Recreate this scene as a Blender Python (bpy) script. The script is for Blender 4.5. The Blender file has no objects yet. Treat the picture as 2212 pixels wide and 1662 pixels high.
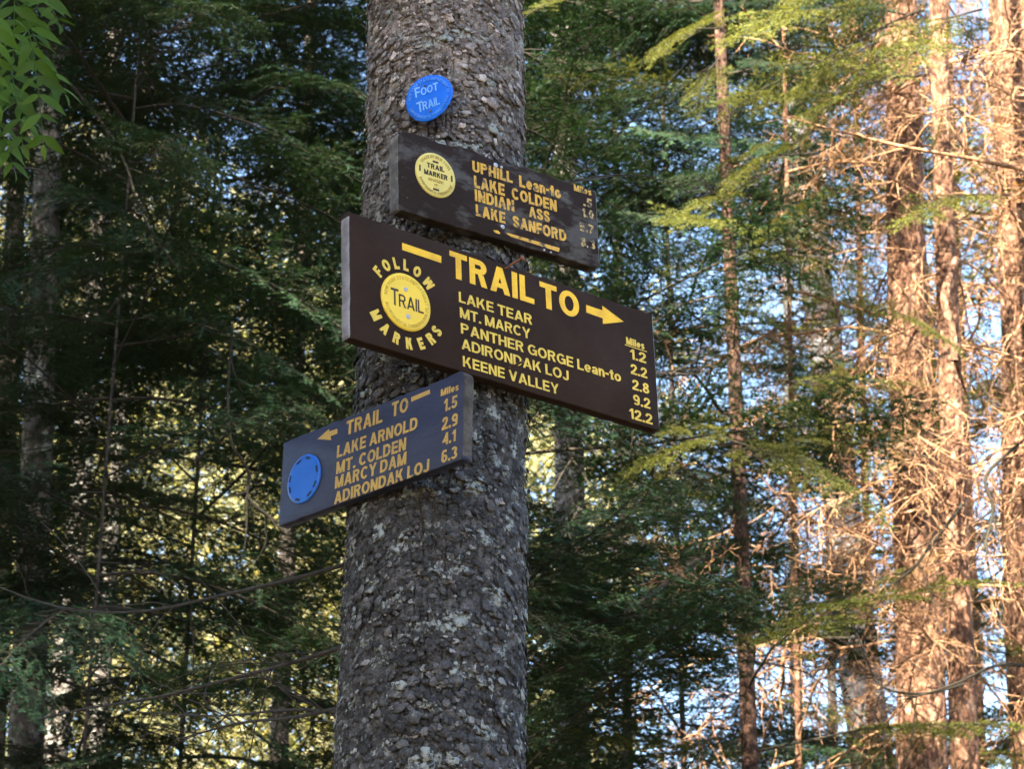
import bpy, bmesh, math, random
import numpy as np
from mathutils import Vector, Matrix, Quaternion
PI = math.pi
sc = bpy.context.scene
COL = sc.collection
rad = math.radians

# ------------------------------------------------------------------ camera, sky, sun, exposure
FPX, CX, CY, PITCH, CAMZ = 5000.0, 1106.0, 831.0, rad(24.0), 1.55
cam_d = bpy.data.cameras.new("camera")
cam = bpy.data.objects.new("camera", cam_d)
COL.objects.link(cam)
cam.location = (0, 0, CAMZ)
cam.rotation_euler = (PI / 2 + PITCH, 0, 0)
cam_d.sensor_fit = 'HORIZONTAL'
cam_d.sensor_width = 36.0
cam_d.lens = 36.0 * FPX / 2212.0
cam_d.clip_start = 0.05
cam_d.clip_end = 2000
cam_d.dof.use_dof = True
cam_d.dof.focus_distance = 3.2
cam_d.dof.aperture_fstop = 20.0
sc.camera = cam

SUN_AZ, SUN_EL = rad(23.0), rad(32.0)      # sun stands behind the camera, to its left
SUNV = Vector((-math.sin(SUN_AZ) * math.cos(SUN_EL), -math.cos(SUN_AZ) * math.cos(SUN_EL), math.sin(SUN_EL)))
world = bpy.data.worlds.new("World")
sc.world = world
world.use_nodes = True
wn = world.node_tree.nodes
wl = world.node_tree.links
wn.clear()
w_out = wn.new("ShaderNodeOutputWorld")
w_bg = wn.new("ShaderNodeBackground")
w_sky = wn.new("ShaderNodeTexSky")
w_sky.sky_type = 'NISHITA'
w_sky.sun_disc = False
w_sky.dust_density = 1.2
w_sky.ozone_density = 1.6
w_sky.sun_elevation = SUN_EL
w_sky.sun_rotation = math.atan2(SUNV.x, SUNV.y)
w_bg.inputs[1].default_value = 0.05
wl.new(w_sky.outputs[0], w_bg.inputs[0])
wl.new(w_bg.outputs[0], w_out.inputs[0])
sun_d = bpy.data.lights.new("sun", 'SUN')
sun_d.energy = 5.0
sun_d.angle = rad(0.53)
sun_d.color = (1.0, 0.84, 0.63)
sun = bpy.data.objects.new("sun", sun_d)
COL.objects.link(sun)
sun.rotation_euler = SUNV.to_track_quat('Z', 'Y').to_euler()
sun.location = SUNV * 60
sc.view_settings.view_transform = 'Standard'
sc.view_settings.look = 'None'
sc.view_settings.gamma = 1.0
sc.view_settings.use_curve_mapping = False
sc.view_settings.exposure = 3.75
sc.render.engine = 'CYCLES'
sc.cycles.max_bounces = 5
sc.cycles.diffuse_bounces = 2
sc.cycles.glossy_bounces = 2
sc.cycles.transmission_bounces = 2
sc.cycles.transparent_max_bounces = 6
sc.cycles.caustics_reflective = False
sc.cycles.caustics_refractive = False
sc.cycles.use_denoising = True
sc.cycles.use_adaptive_sampling = True
sc.cycles.adaptive_threshold = 0.05

# ------------------------------------------------------------------ helpers
def W(vx, vy, Y):
    """world point seen at (vx, vy) of the 2212 x 1662 picture, at distance Y along the ground"""
    cp, sp = math.cos(PITCH), math.sin(PITCH)
    a, b = (vx - CX) / FPX, (CY - vy) / FPX
    r = Vector((a, cp - b * sp, sp + b * cp))
    return Vector((0, 0, CAMZ)) + r * (Y / r.y)

def tag(o, label=None, cat=None, group=None, kind=None):
    if label: o["label"] = label
    if cat: o["category"] = cat
    if group: o["group"] = group
    if kind: o["kind"] = kind
    return o

def empty(name, loc=(0, 0, 0)):
    o = bpy.data.objects.new(name, None)
    o.empty_display_size = 0.1
    o.location = loc
    COL.objects.link(o)
    return o

def link(name, me, parent=None, mat4=None):
    o = bpy.data.objects.new(name, me)
    COL.objects.link(o)
    if parent is not None:
        o.parent = parent
    if mat4 is not None:
        o.matrix_basis = mat4
    return o

def mesh_np(name, V, F, mats, midx=None, smooth=False):
    """V (n,3); F list of (m,k) int arrays of the same or different k; mats list; midx list of material index per F block"""
    me = bpy.data.meshes.new(name)
    V = np.asarray(V, dtype=np.float32)
    me.vertices.add(len(V))
    me.vertices.foreach_set("co", V.ravel())
    tot = [np.full(len(f), f.shape[1], dtype=np.int32) for f in F]
    tot = np.concatenate(tot)
    idx = np.concatenate([f.ravel() for f in F]).astype(np.int32)
    st = np.zeros(len(tot), dtype=np.int32)
    st[1:] = np.cumsum(tot)[:-1]
    me.loops.add(len(idx))
    me.loops.foreach_set("vertex_index", idx)
    me.polygons.add(len(tot))
    me.polygons.foreach_set("loop_start", st)
    me.polygons.foreach_set("loop_total", tot)
    for m in mats:
        me.materials.append(m)
    if midx is not None:
        mi = np.concatenate([np.full(len(f), k, dtype=np.int32) for f, k in zip(F, midx)])
        me.polygons.foreach_set("material_index", mi)
    if smooth is True:
        me.polygons.foreach_set("use_smooth", np.ones(len(tot), dtype=bool))
    elif smooth is not False:
        me.polygons.foreach_set("use_smooth", np.concatenate([np.full(len(f), bool(s)) for f, s in zip(F, smooth)]))
    me.update(calc_edges=True)
    me.validate()
    return me

class Tubes:
    """collects tapered tubes along polylines into one vertex/face pool"""
    def __init__(s):
        s.V, s.F, s.n = [], [], 0
    def add(s, P, R, k=4, cap=True):
        P = np.asarray(P, float); R = np.asarray(R, float)
        T = np.gradient(P, axis=0)
        T /= np.linalg.norm(T, axis=1)[:, None] + 1e-9
        ref = np.array([0., 0, 1]) if abs(T[:, 2]).mean() < .8 else np.array([1., 0, 0])
        A = np.cross(T, ref); A /= np.linalg.norm(A, axis=1)[:, None] + 1e-9
        B = np.cross(T, A)
        th = np.arange(k) * 2 * PI / k
        ring = (P[:, None, :] + R[:, None, None] * (np.cos(th)[None, :, None] * A[:, None, :] + np.sin(th)[None, :, None] * B[:, None, :]))
        m = len(P)
        s.V.append(ring.reshape(-1, 3))
        i, j = np.meshgrid(np.arange(m - 1), np.arange(k), indexing='ij')
        a = s.n + i * k + j; b = s.n + i * k + (j + 1) % k
        s.F.append(np.stack([a, b, b + k, a + k], -1).reshape(-1, 4))
        s.n += m * k
    def arrays(s):
        return np.concatenate(s.V), np.concatenate(s.F)

def smooth_noise(rng, x, n=6, f0=1.0):
    """sum of sines, x (...,d)"""
    x = np.atleast_2d(x)
    out = np.zeros(x.shape[:-1])
    for i in range(n):
        k = rng.normal(size=x.shape[-1]) * f0 * (1.6 ** i) * 2
        out += np.sin(x @ k + rng.uniform(0, 6.3)) / (1.35 ** i)
    return out / 2.2

# ------------------------------------------------------------------ materials
MATS = {}
def nt(name):
    m = bpy.data.materials.new(name)
    m.use_nodes = True
    n, l = m.node_tree.nodes, m.node_tree.links
    n.clear()
    out = n.new("ShaderNodeOutputMaterial")
    b = n.new("ShaderNodeBsdfPrincipled")
    l.new(b.outputs[0], out.inputs[0])
    MATS[name] = m
    return m, n, l, b, out

def ramp(n, l, src, stops):
    r = n.new("ShaderNodeValToRGB")
    e = r.color_ramp.elements
    while len(e) < len(stops): e.new(0.5)
    for k, (p, c) in zip(e, stops):
        k.position = p
        k.color = (*c, 1) if len(c) == 3 else c
    l.new(src, r.inputs[0])
    return r

def noise(n, l, scale, detail=4, rough=.6, coord='Object', vec=None, stretch=None):
    t = n.new("ShaderNodeTexNoise")
    t.inputs['Scale'].default_value = scale
    t.inputs['Detail'].default_value = detail
    t.inputs['Roughness'].default_value = rough
    tc = n.new("ShaderNodeTexCoord")
    v = tc.outputs[coord]
    if stretch:
        mp = n.new("ShaderNodeMapping")
        mp.inputs['Scale'].default_value = stretch
        l.new(v, mp.inputs[0]); v = mp.outputs[0]
    l.new(v, t.inputs['Vector'])
    return t

def mix(n, l, fac, a, b, blend='MIX'):
    m = n.new("ShaderNodeMix")
    m.data_type = 'RGBA'; m.blend_type = blend
    for sock, v in ((m.inputs[0], fac), (m.inputs[6], a), (m.inputs[7], b)):
        if hasattr(v, 'links') or hasattr(v, 'is_linked'): l.new(v, sock)
        elif isinstance(v, (int, float)): sock.default_value = v
        else: sock.default_value = (*v, 1)
    return m.outputs[2]

def bump(n, l, b, h, strength=.5, dist=.01):
    bp = n.new("ShaderNodeBump")
    bp.inputs['Strength'].default_value = strength
    bp.inputs['Distance'].default_value = dist
    l.new(h, bp.inputs['Height'])
    l.new(bp.outputs[0], b.inputs['Normal'])

def foliage_mat(name, cols, trans=.3, tcol=None, rough=.55):
    m, n, l, b, out = nt(name)
    g = n.new("ShaderNodeNewGeometry")
    oi = n.new("ShaderNodeObjectInfo")
    r = ramp(n, l, g.outputs['Random Per Island'], [(0, cols[0]), (.6, cols[1]), (1, cols[2])])
    hv = n.new("ShaderNodeHueSaturation")
    mr = n.new("ShaderNodeMapRange")
    mr.inputs[3].default_value = .75; mr.inputs[4].default_value = 1.3
    l.new(oi.outputs['Random'], mr.inputs[0])
    l.new(mr.outputs[0], hv.inputs['Value'])
    l.new(r.outputs[0], hv.inputs['Color'])
    l.new(hv.outputs[0], b.inputs['Base Color'])
    b.inputs['Roughness'].default_value = rough
    b.inputs['Specular IOR Level'].default_value = .15
    t = n.new("ShaderNodeBsdfTranslucent")
    tc = mix(n, l, 1.0, hv.outputs[0], tcol or (1.3, 1.2, .5), 'MULTIPLY')
    l.new(tc, t.inputs[0])
    ms = n.new("ShaderNodeMixShader")
    ms.inputs[0].default_value = trans
    l.new(b.outputs[0], ms.inputs[1]); l.new(t.outputs[0], ms.inputs[2])
    l.new(ms.outputs[0], out.inputs[0])
    return m

NEEDLE = foliage_mat("hemlock_needles", [(.013, .038, .022), (.018, .050, .026), (.028, .064, .028)], .25)
OLIVE = foliage_mat("fir_needles", [(.060, .080, .018), (.085, .105, .022), (.130, .130, .030)], .35, (1.3, 1.2, .5))
RUST = foliage_mat("dying_needles", [(.16, .085, .03), (.22, .12, .04), (.26, .17, .05)], .3, (1.2, 1, .6))
LEAFM = foliage_mat("ash_leaf", [(.030, .070, .007), (.042, .085, .009), (.060, .100, .012)], .35, (1.2, 1.3, .4))
BROAD = foliage_mat("maple_leaf", [(.13, .15, .085), (.19, .19, .11), (.29, .27, .17)], .5, (1.25, 1.2, .5))

def wood_mat(name, c0, c1, c2, scale=60, rough=.85, stretch=(1, 1, .35), bstr=.6, bdist=.01, lich=None, plates=0):
    m, n, l, b, out = nt(name)
    t = noise(n, l, scale, 6, .65, 'Object', stretch=stretch)
    r = ramp(n, l, t.outputs[0], [(.3, c0), (.52, c1), (.72, c2)])
    c = r.outputs[0]
    if lich:
        t2 = noise(n, l, scale * .35, 4, .7)
        r2 = ramp(n, l, t2.outputs[0], [(.54, (0, 0, 0)), (.62, (1, 1, 1))])
        c = mix(n, l, r2.outputs[0], c, lich)
    h = t.outputs[0]
    if plates:
        vo = n.new("ShaderNodeTexVoronoi"); vo.feature = 'F1'; vo.inputs['Scale'].default_value = plates
        mp = n.new("ShaderNodeMapping"); mp.inputs['Scale'].default_value = (1, 1, .6)
        tc = n.new("ShaderNodeTexCoord")
        wa = n.new("ShaderNodeVectorMath"); wa.operation = 'MULTIPLY_ADD'
        l.new(t.outputs[1], wa.inputs[0]); wa.inputs[1].default_value = (.02, .02, .03); l.new(tc.outputs['Object'], wa.inputs[2])
        l.new(wa.outputs[0], mp.inputs[0]); l.new(mp.outputs[0], vo.inputs['Vector'])
        sp = n.new("ShaderNodeSeparateColor"); l.new(vo.outputs['Color'], sp.inputs[0])
        rv = ramp(n, l, sp.outputs[0], [(0, (.55, .52, .50)), (.6, (1, 1, 1)), (1, (1.5, 1.5, 1.48))])
        c = mix(n, l, 1.0, c, rv.outputs[0], 'MULTIPLY')
        ma = n.new("ShaderNodeMath"); ma.operation = 'MULTIPLY_ADD'
        l.new(vo.outputs['Distance'], ma.inputs[0]); ma.inputs[1].default_value = -.9; l.new(h, ma.inputs[2])
        h = ma.outputs[0]
    l.new(c, b.inputs['Base Color'])
    b.inputs['Roughness'].default_value = rough
    b.inputs['Specular IOR Level'].default_value = .25
    bump(n, l, b, h, bstr, bdist)
    return m

BWOOD = wood_mat("bough_wood", (.014, .013, .010), (.022, .020, .015), (.036, .032, .024), 90, stretch=(1, 1, 1), bstr=.3, bdist=.002)
TWIG = wood_mat("twig_bark", (.016, .014, .012), (.026, .022, .019), (.046, .040, .034), 90, stretch=(1, 1, 1), bstr=.3, bdist=.002)
DEADW = wood_mat("dead_twig", (.10, .050, .027), (.20, .112, .063), (.35, .255, .16), 40, stretch=(1, 1, 1), bstr=.3, bdist=.002)
BARK_RED = wood_mat("red_spruce_bark", (.050, .024, .016), (.14, .074, .047), (.30, .205, .15), 38, bdist=.03, bstr=1, plates=42)
BARK_GREY = wood_mat("grey_bark", (.045, .041, .040), (.085, .080, .078), (.14, .135, .13), 30, bdist=.02, bstr=.8, lich=(.19, .21, .20), plates=40)
BARK_DARK = wood_mat("dark_bark", (.022, .019, .017), (.050, .042, .038), (.10, .09, .08), 38, bdist=.02, bstr=.9, plates=44)
BARK_SLIM = wood_mat("dark_red_bark", (.020, .011, .008), (.048, .026, .019), (.095, .058, .043), 40, bdist=.02, bstr=.9, plates=60)
BARK_BEECH = wood_mat("smooth_grey_bark", (.070, .076, .092), (.095, .102, .120), (.125, .132, .150), 12, bdist=.006, bstr=.3)

# bark of the signpost tree: tint by flake of bark, warmed by painted sunlight higher up
m, n, l, b, out = nt("signpost_spruce_bark")
at = n.new("ShaderNodeAttribute"); at.attribute_name = "tint"
sep = n.new("ShaderNodeSeparateColor"); l.new(at.outputs['Color'], sep.inputs[0])
r1 = ramp(n, l, sep.outputs[0], [(0, (.0175, .0185, .021)), (.35, (.056, .058, .064)), (.7, (.140, .143, .153)), (1, (.30, .305, .32))])
nz = noise(n, l, 330, 6, .75)
r2 = ramp(n, l, nz.outputs[0], [(.32, (.40, .40, .41)), (.5, (.9, .9, .9)), (.68, (1.75, 1.72, 1.7))])
c = mix(n, l, 1.0, r1.outputs[0], r2.outputs[0], 'MULTIPLY')
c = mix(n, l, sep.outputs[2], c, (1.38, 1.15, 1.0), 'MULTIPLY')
nl = noise(n, l, 95, 5, .75)
ad = n.new("ShaderNodeMath"); ad.operation = 'MULTIPLY_ADD'
l.new(nl.outputs[0], ad.inputs[0]); ad.inputs[1].default_value = .9; l.new(sep.outputs[1], ad.inputs[2])
rl = ramp(n, l, ad.outputs[0], [(.86, (0, 0, 0)), (.95, (1, 1, 1))])
c = mix(n, l, rl.outputs[0], c, (.21, .237, .237))
l.new(c, b.inputs['Base Color'])
b.inputs['Roughness'].default_value = .9
b.inputs['Specular IOR Level'].default_value = .3
bump(n, l, b, nz.outputs[0], .5, .0012)
BARK_MAIN = m

def paint_mat(name, base, worn, wear_lo, wear_hi, scale=9, stretch=(1, 1, 1), rough=.5, fine=.12, bdist=.0006, extra=None, spec=.25):
    m, n, l, b, out = nt(name)
    t = noise(n, l, scale, 7, .68, 'Object', stretch=stretch)
    r = ramp(n, l, t.outputs[0], [(wear_lo, (0, 0, 0)), (wear_hi, (1, 1, 1))])
    g = noise(n, l, 55, 6, .7, 'Object', stretch=(1, 14, 1))
    rg = ramp(n, l, g.outputs[0], [(.25, (1 - fine * 2,) * 3), (.75, (1 + fine * 2,) * 3)])
    c = mix(n, l, r.outputs[0], base, worn)
    c = mix(n, l, 1.0, c, rg.outputs[0], 'MULTIPLY')
    if extra:
        t3 = noise(n, l, extra[0], 5, .75)
        r3 = ramp(n, l, t3.outputs[0], [(extra[1], (0, 0, 0)), (extra[2], (1, 1, 1))])
        c = mix(n, l, r3.outputs[0], c, extra[3])
    l.new(c, b.inputs['Base Color'])
    b.inputs['Roughness'].default_value = rough
    b.inputs['Specular IOR Level'].default_value = spec
    bump(n, l, b, g.outputs[0], .5, bdist)
    return m

P_MAIN = paint_mat("brown_sign_paint", (.021, .0132, .0105), (.027, .0175, .0142), .42, .62, 8, rough=.75, fine=.10, bdist=.0003, spec=.05, extra=(46, .69, .78, (.060, .050, .044)))
P_MAINEDGE = paint_mat("grey_sawn_edge", (.13, .13, .15), (.20, .20, .23), .4, .6, 40, rough=.8)
P_UP = paint_mat("weathered_brown_paint", (.018, .013, .012), (.060, .060, .062), .50, .60, 16, (.6, 1.3, 1), .8, .14, spec=.08,
                 extra=(70, .66, .74, (.26, .26, .26)))
P_UPEDGE = paint_mat("old_board_edge", (.060, .060, .064), (.14, .14, .14), .45, .6, 30, rough=.85)
P_BLUE = paint_mat("sky_tinted_brown_paint", (.018, .0225, .050), (.027, .032, .064), .42, .62, 10, (.6, 2.5, 1), .5, .16, spec=.2,  # blue sheen of the sky painted into the brown board colour
                   extra=(60, .70, .76, (.24, .23, .22)))
P_BLUEEDGE = paint_mat("dark_board_edge", (.030, .026, .024), (.07, .065, .06), .45, .6, 30, rough=.85)
Y_NEW = paint_mat("yellow_letter_paint", (.66, .41, .022), (.54, .32, .022), .42, .62, 24, rough=.5, fine=.10)
Y_SMALL = paint_mat("pale_yellow_letter_paint", (.55, .40, .060), (.47, .33, .045), .45, .65, 30, rough=.5, fine=.05)
def worn_letters(name, a, bcol, under, lo, hi, sc_):
    m = paint_mat(name, a, bcol, .4, .65, 30, rough=.65, fine=.1)
    n, l = m.node_tree.nodes, m.node_tree.links
    b = [q for q in n if q.type == 'BSDF_PRINCIPLED'][0]
    src = b.inputs['Base Color'].links[0].from_socket
    t = noise(n, l, sc_, 5, .7)
    r = ramp(n, l, t.outputs[0], [(lo, (0, 0, 0)), (hi, (1, 1, 1))])
    c = mix(n, l, r.outputs[0], src, under)
    l.new(c, b.inputs['Base Color'])
    return m
Y_OLD = worn_letters("old_yellow_letter_paint", (.48, .28, .034), (.40, .26, .070), (.060, .055, .052), .54, .61, 75)
Y_VOLD = worn_letters("flaked_yellow_letter_paint", (.42, .30, .11), (.34, .27, .14), (.060, .055, .052), .46, .53, 120)
Y_BLUE = worn_letters("faded_yellow_letter_paint", (.38, .25, .062), (.30, .21, .075), (.045, .044, .055), .61, .67, 60)
D_YEL = paint_mat("yellow_plastic_disc", (.66, .47, .045), (.60, .42, .045), .4, .7, 15, rough=.35, fine=.03)
D_PALE = paint_mat("pale_yellow_metal_disc", (.55, .47, .14), (.47, .39, .11), .4, .7, 25, rough=.45, fine=.04)
D_BLUE = paint_mat("blue_plastic_disc", (.010, .115, .62), (.012, .14, .66), .4, .7, 15, rough=.5, fine=.05, spec=.12)
D_BLUE2 = paint_mat("clear_blue_plastic_disc", (.011, .092, .42), (.016, .115, .47), .4, .7, 18, rough=.3, fine=.05)
D_INK = paint_mat("black_ink", (.022, .016, .010), (.04, .03, .02), .4, .7, 40, rough=.6)
D_OLIVE = paint_mat("olive_ink", (.26, .20, .045), (.33, .25, .05), .4, .7, 40, rough=.6)
D_OCHRE = paint_mat("ochre_rim_print", (.47, .33, .030), (.40, .28, .030), .4, .7, 60, rough=.5)
D_LBLUE = paint_mat("light_blue_print", (.17, .40, .80), (.14, .34, .78), .4, .7, 60, rough=.4)
D_LBLUE2 = paint_mat("light_blue_rim_print", (.065, .235, .76), (.05, .20, .72), .4, .7, 60, rough=.4)
D_SLOT = paint_mat("slot_shadow_gap", (.010, .020, .055), (.014, .025, .06), .4, .7, 60, rough=.8)
def metal_mat(name, col, rough=.45, metal=.8):
    m, n, l, b, out = nt(name)
    t = noise(n, l, 200, 4)
    r = ramp(n, l, t.outputs[0], [(.3, tuple(q * .6 for q in col)), (.7, tuple(min(1, q * 1.3) for q in col))])
    l.new(r.outputs[0], b.inputs['Base Color'])
    b.inputs['Metallic'].default_value = metal
    b.inputs['Roughness'].default_value = rough
    return m
M_GALV = metal_mat("galvanised_nail", (.36, .39, .46), .5, .7)
M_RUST = metal_mat("rusty_nail", (.14, .055, .036), .85, .2)
M_DRUST = metal_mat("dark_rusty_nail", (.075, .045, .035), .8, .2)

# ------------------------------------------------------------------ ground
m, n, l, b, out = nt("forest_floor")
t = noise(n, l, 1.3, 8, .7)
r = ramp(n, l, t.outputs[0], [(.3, (.045, .035, .022)), (.5, (.09, .065, .038)), (.7, (.06, .085, .03))])
l.new(r.outputs[0], b.inputs['Base Color'])
b.inputs['Roughness'].default_value = .95
t2 = noise(n, l, 25, 6, .7)
bump(n, l, b, t2.outputs[0], .8, .05)
rng = np.random.default_rng(3)
gx = np.concatenate([np.linspace(-400, -45, 12), np.linspace(-40, 40, 81), np.linspace(45, 400, 12)])
GX, GY = np.meshgrid(gx, gx, indexing='ij')
def ground_h(x, y):
    h = .10 * np.sin(x * .7 + 1) * np.cos(y * .6) + .05 * np.sin(x * 1.9) * np.sin(y * 2.3 + 2)
    return h
GZ = ground_h(GX, GY) - .12
k = len(gx)
I, J = np.meshgrid(np.arange(k - 1), np.arange(k - 1), indexing='ij')
a = I * k + J
gf = np.stack([a, a + k, a + k + 1, a + 1], -1).reshape(-1, 4)
g = link("ground", mesh_np("ground", np.stack([GX, GY, GZ], -1).reshape(-1, 3), [gf], [MATS["forest_floor"]], smooth=True))
tag(g, "brown forest floor of needles and moss below the trees", kind="structure")

# ------------------------------------------------------------------ the tree that carries the signs
TR = np.array([  # z, axis x, radius
    [-.15, -.125, .215], [.15, -.122, .185], [.6, -.119, .160], [1.3, -.116, .146], [2.1642, -.1117, .1335], [2.3468, -.1101, .1295], [2.5121, -.1084, .1280],
    [2.6812, -.1055, .1270], [2.9602, -.1000, .1235], [3.3153, -.1013, .1205], [3.5588, -.1027, .1200], [3.7822, -.1038, .1180],
    [5, -.105, .108], [9, -.10, .070], [13, -.09, .02]])
TRY = 3.042
def tr_ax(z): return np.interp(z, TR[:, 0], TR[:, 1])
def tr_r(z): return np.interp(z, TR[:, 0], TR[:, 2])
def furrow(an, z):
    """depth of the wandering vertical furrows between the plates of bark"""
    v_ = smooth_noise(np.random.default_rng(41), np.stack([np.sin(an) * 7, np.cos(an) * 7, np.asarray(z) * 9], -1), 4, .8)
    return .0046 * np.exp(-(v_ / .16) ** 2)
CELLW, CELLH = .0115, .0105
def worley(s, z, per, seed, cw, ch):
    """jittered cells on the unrolled bark; returns F1, F2, cell hash"""
    nx = int(round(per / cw)); cw = per / nx
    rg = np.random.default_rng(seed)
    tab = rg.random((4, 4096))
    i0 = np.floor(s / cw).astype(int); j0 = np.floor(z / ch).astype(int)
    F1 = np.full(s.shape, 9.); F2 = np.full(s.shape, 9.); H = np.zeros(s.shape, int); DX = np.zeros(s.shape); DZ = np.zeros(s.shape)
    for di in (-1, 0, 1):
        for dj in (-1, 0, 1):
            ii, jj = i0 + di, j0 + dj
            h = ((ii % nx) * 73 + jj * 1237 + 7 * (ii % nx) * jj) % 4096
            px = (ii + .1 + .8 * tab[0, h]) * cw; pz = (jj + .1 + .8 * tab[1, h]) * ch
            dx, dz = (s - px) / cw, (z - pz) / ch
            d = np.sqrt(dx * dx + dz * dz)
            near = d < F1
            F2 = np.where(near, F1, np.minimum(F2, d))
            DX = np.where(near, dx, DX); DZ = np.where(near, dz, DZ)
            H = np.where(near, h, H); F1 = np.where(near, d, F1)
    return F1, F2, H, DX, DZ, tab
zs = np.concatenate([np.arange(-.15, 2.12, .06), np.arange(2.12, 3.84, .0026), np.arange(3.88, 13.0, .08)])
NC = 360
u = np.linspace(0, 1, NC, endpoint=False)
ang = 2 * PI * u - .92 * np.sin(2 * PI * u) * .85            # denser on the side of the trail (angle 0 = -Y)
ZZ, AA = np.meshgrid(zs, ang, indexing='ij')
RR = tr_r(ZZ)
PER = 2 * PI * .125
SS = (AA % (2 * PI)) / (2 * PI) * PER
rw = np.random.default_rng(11)
w1 = smooth_noise(rw, np.stack([np.sin(AA) * 8, np.cos(AA) * 8, ZZ * 40], -1), 5, .5)
w2 = smooth_noise(rw, np.stack([np.sin(AA) * 8, np.cos(AA) * 8, ZZ * 40], -1), 5, .5)
SW, ZW = (SS + .0045 * w1) % PER, ZZ + .0045 * w2
F1, F2, H, DX, DZ, tab = worley(SW, ZW, PER, 5, CELLW, CELLH)
edge = np.clip((F2 - F1) / .17, 0, 1)
edge = edge * edge * (3 - 2 * edge)
big = smooth_noise(rw, np.stack([np.sin(AA) * 2.2, np.cos(AA) * 2.2, ZZ * 9], -1), 4, .8)
fine = smooth_noise(rw, np.stack([np.sin(AA) * 60, np.cos(AA) * 60, ZZ * 420], -1), 5, .8)
disp = edge * (.0006 + .0016 * tab[2, H]) + (edge * .0022) * (DX * (tab[0, H] - .5) - DZ * (.3 + tab[1, H] * .9)) + .0034 * big + .0004 * fine
dense = (ZZ > 2.1) & (ZZ < 3.86)
disp = np.where(dense, disp - furrow(AA, ZZ), .003 * big)
# knobs where branches broke off
for kz, ka, kr, kh in [(2.915, -.62, .030, .020), (2.865, -.55, .022, .014), (3.40, .9, .025, .012), (2.46, .08, .028, .009), (2.62, .55, .022, .008)]:
    dd = ((ZZ - kz) ** 2 + (.125 * (((AA - ka + PI) % (2 * PI)) - PI)) ** 2) / kr ** 2
    disp = disp + kh * np.exp(-dd * 1.6) * (.75 + .5 * fine)
R2 = RR + disp - .0035
V = np.stack([tr_ax(ZZ) + R2 * np.sin(AA), TRY - R2 * np.cos(AA), ZZ], -1)
nz_, nc_ = ZZ.shape
I, J = np.meshgrid(np.arange(nz_ - 1), np.arange(nc_), indexing='ij')
a = I * nc_ + J; b_ = I * nc_ + (J + 1) % nc_
tf = np.stack([a, b_, b_ + nc_, a + nc_], -1).reshape(-1, 4)
spruce = empty("spruce_tree", (-.125, TRY, -.15))
tag(spruce, "big scaly grey barked spruce trunk carrying the trail signs", "tree")
def sun_warm_of(z): return np.clip((z - 3.02) / .35, 0, 1)  # bark warmer and paler upward, sunlight on the top painted in
lich = smooth_noise(np.random.default_rng(21), np.stack([np.sin(AA) * 5.5, np.cos(AA) * 5.5, ZZ * 27], -1), 5, 1.0)
tint = np.zeros(ZZ.shape + (4,), np.float32)
tint[..., 0] = np.clip(.05 + .42 * tab[3, H] ** 1.4 + .30 * sun_warm_of(ZZ) + .10 * fine, 0, 1)
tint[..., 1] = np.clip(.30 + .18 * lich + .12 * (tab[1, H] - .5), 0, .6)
tint[..., 2] = np.clip(.12 + .75 * sun_warm_of(ZZ), 0, 1)
tint[..., 3] = 1
base_l = Vector((.125, -TRY, .15))
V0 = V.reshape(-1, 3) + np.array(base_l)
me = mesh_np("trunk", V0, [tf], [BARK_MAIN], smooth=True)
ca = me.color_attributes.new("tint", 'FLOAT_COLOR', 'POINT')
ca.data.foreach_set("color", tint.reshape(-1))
link("trunk", me, spruce)
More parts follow.
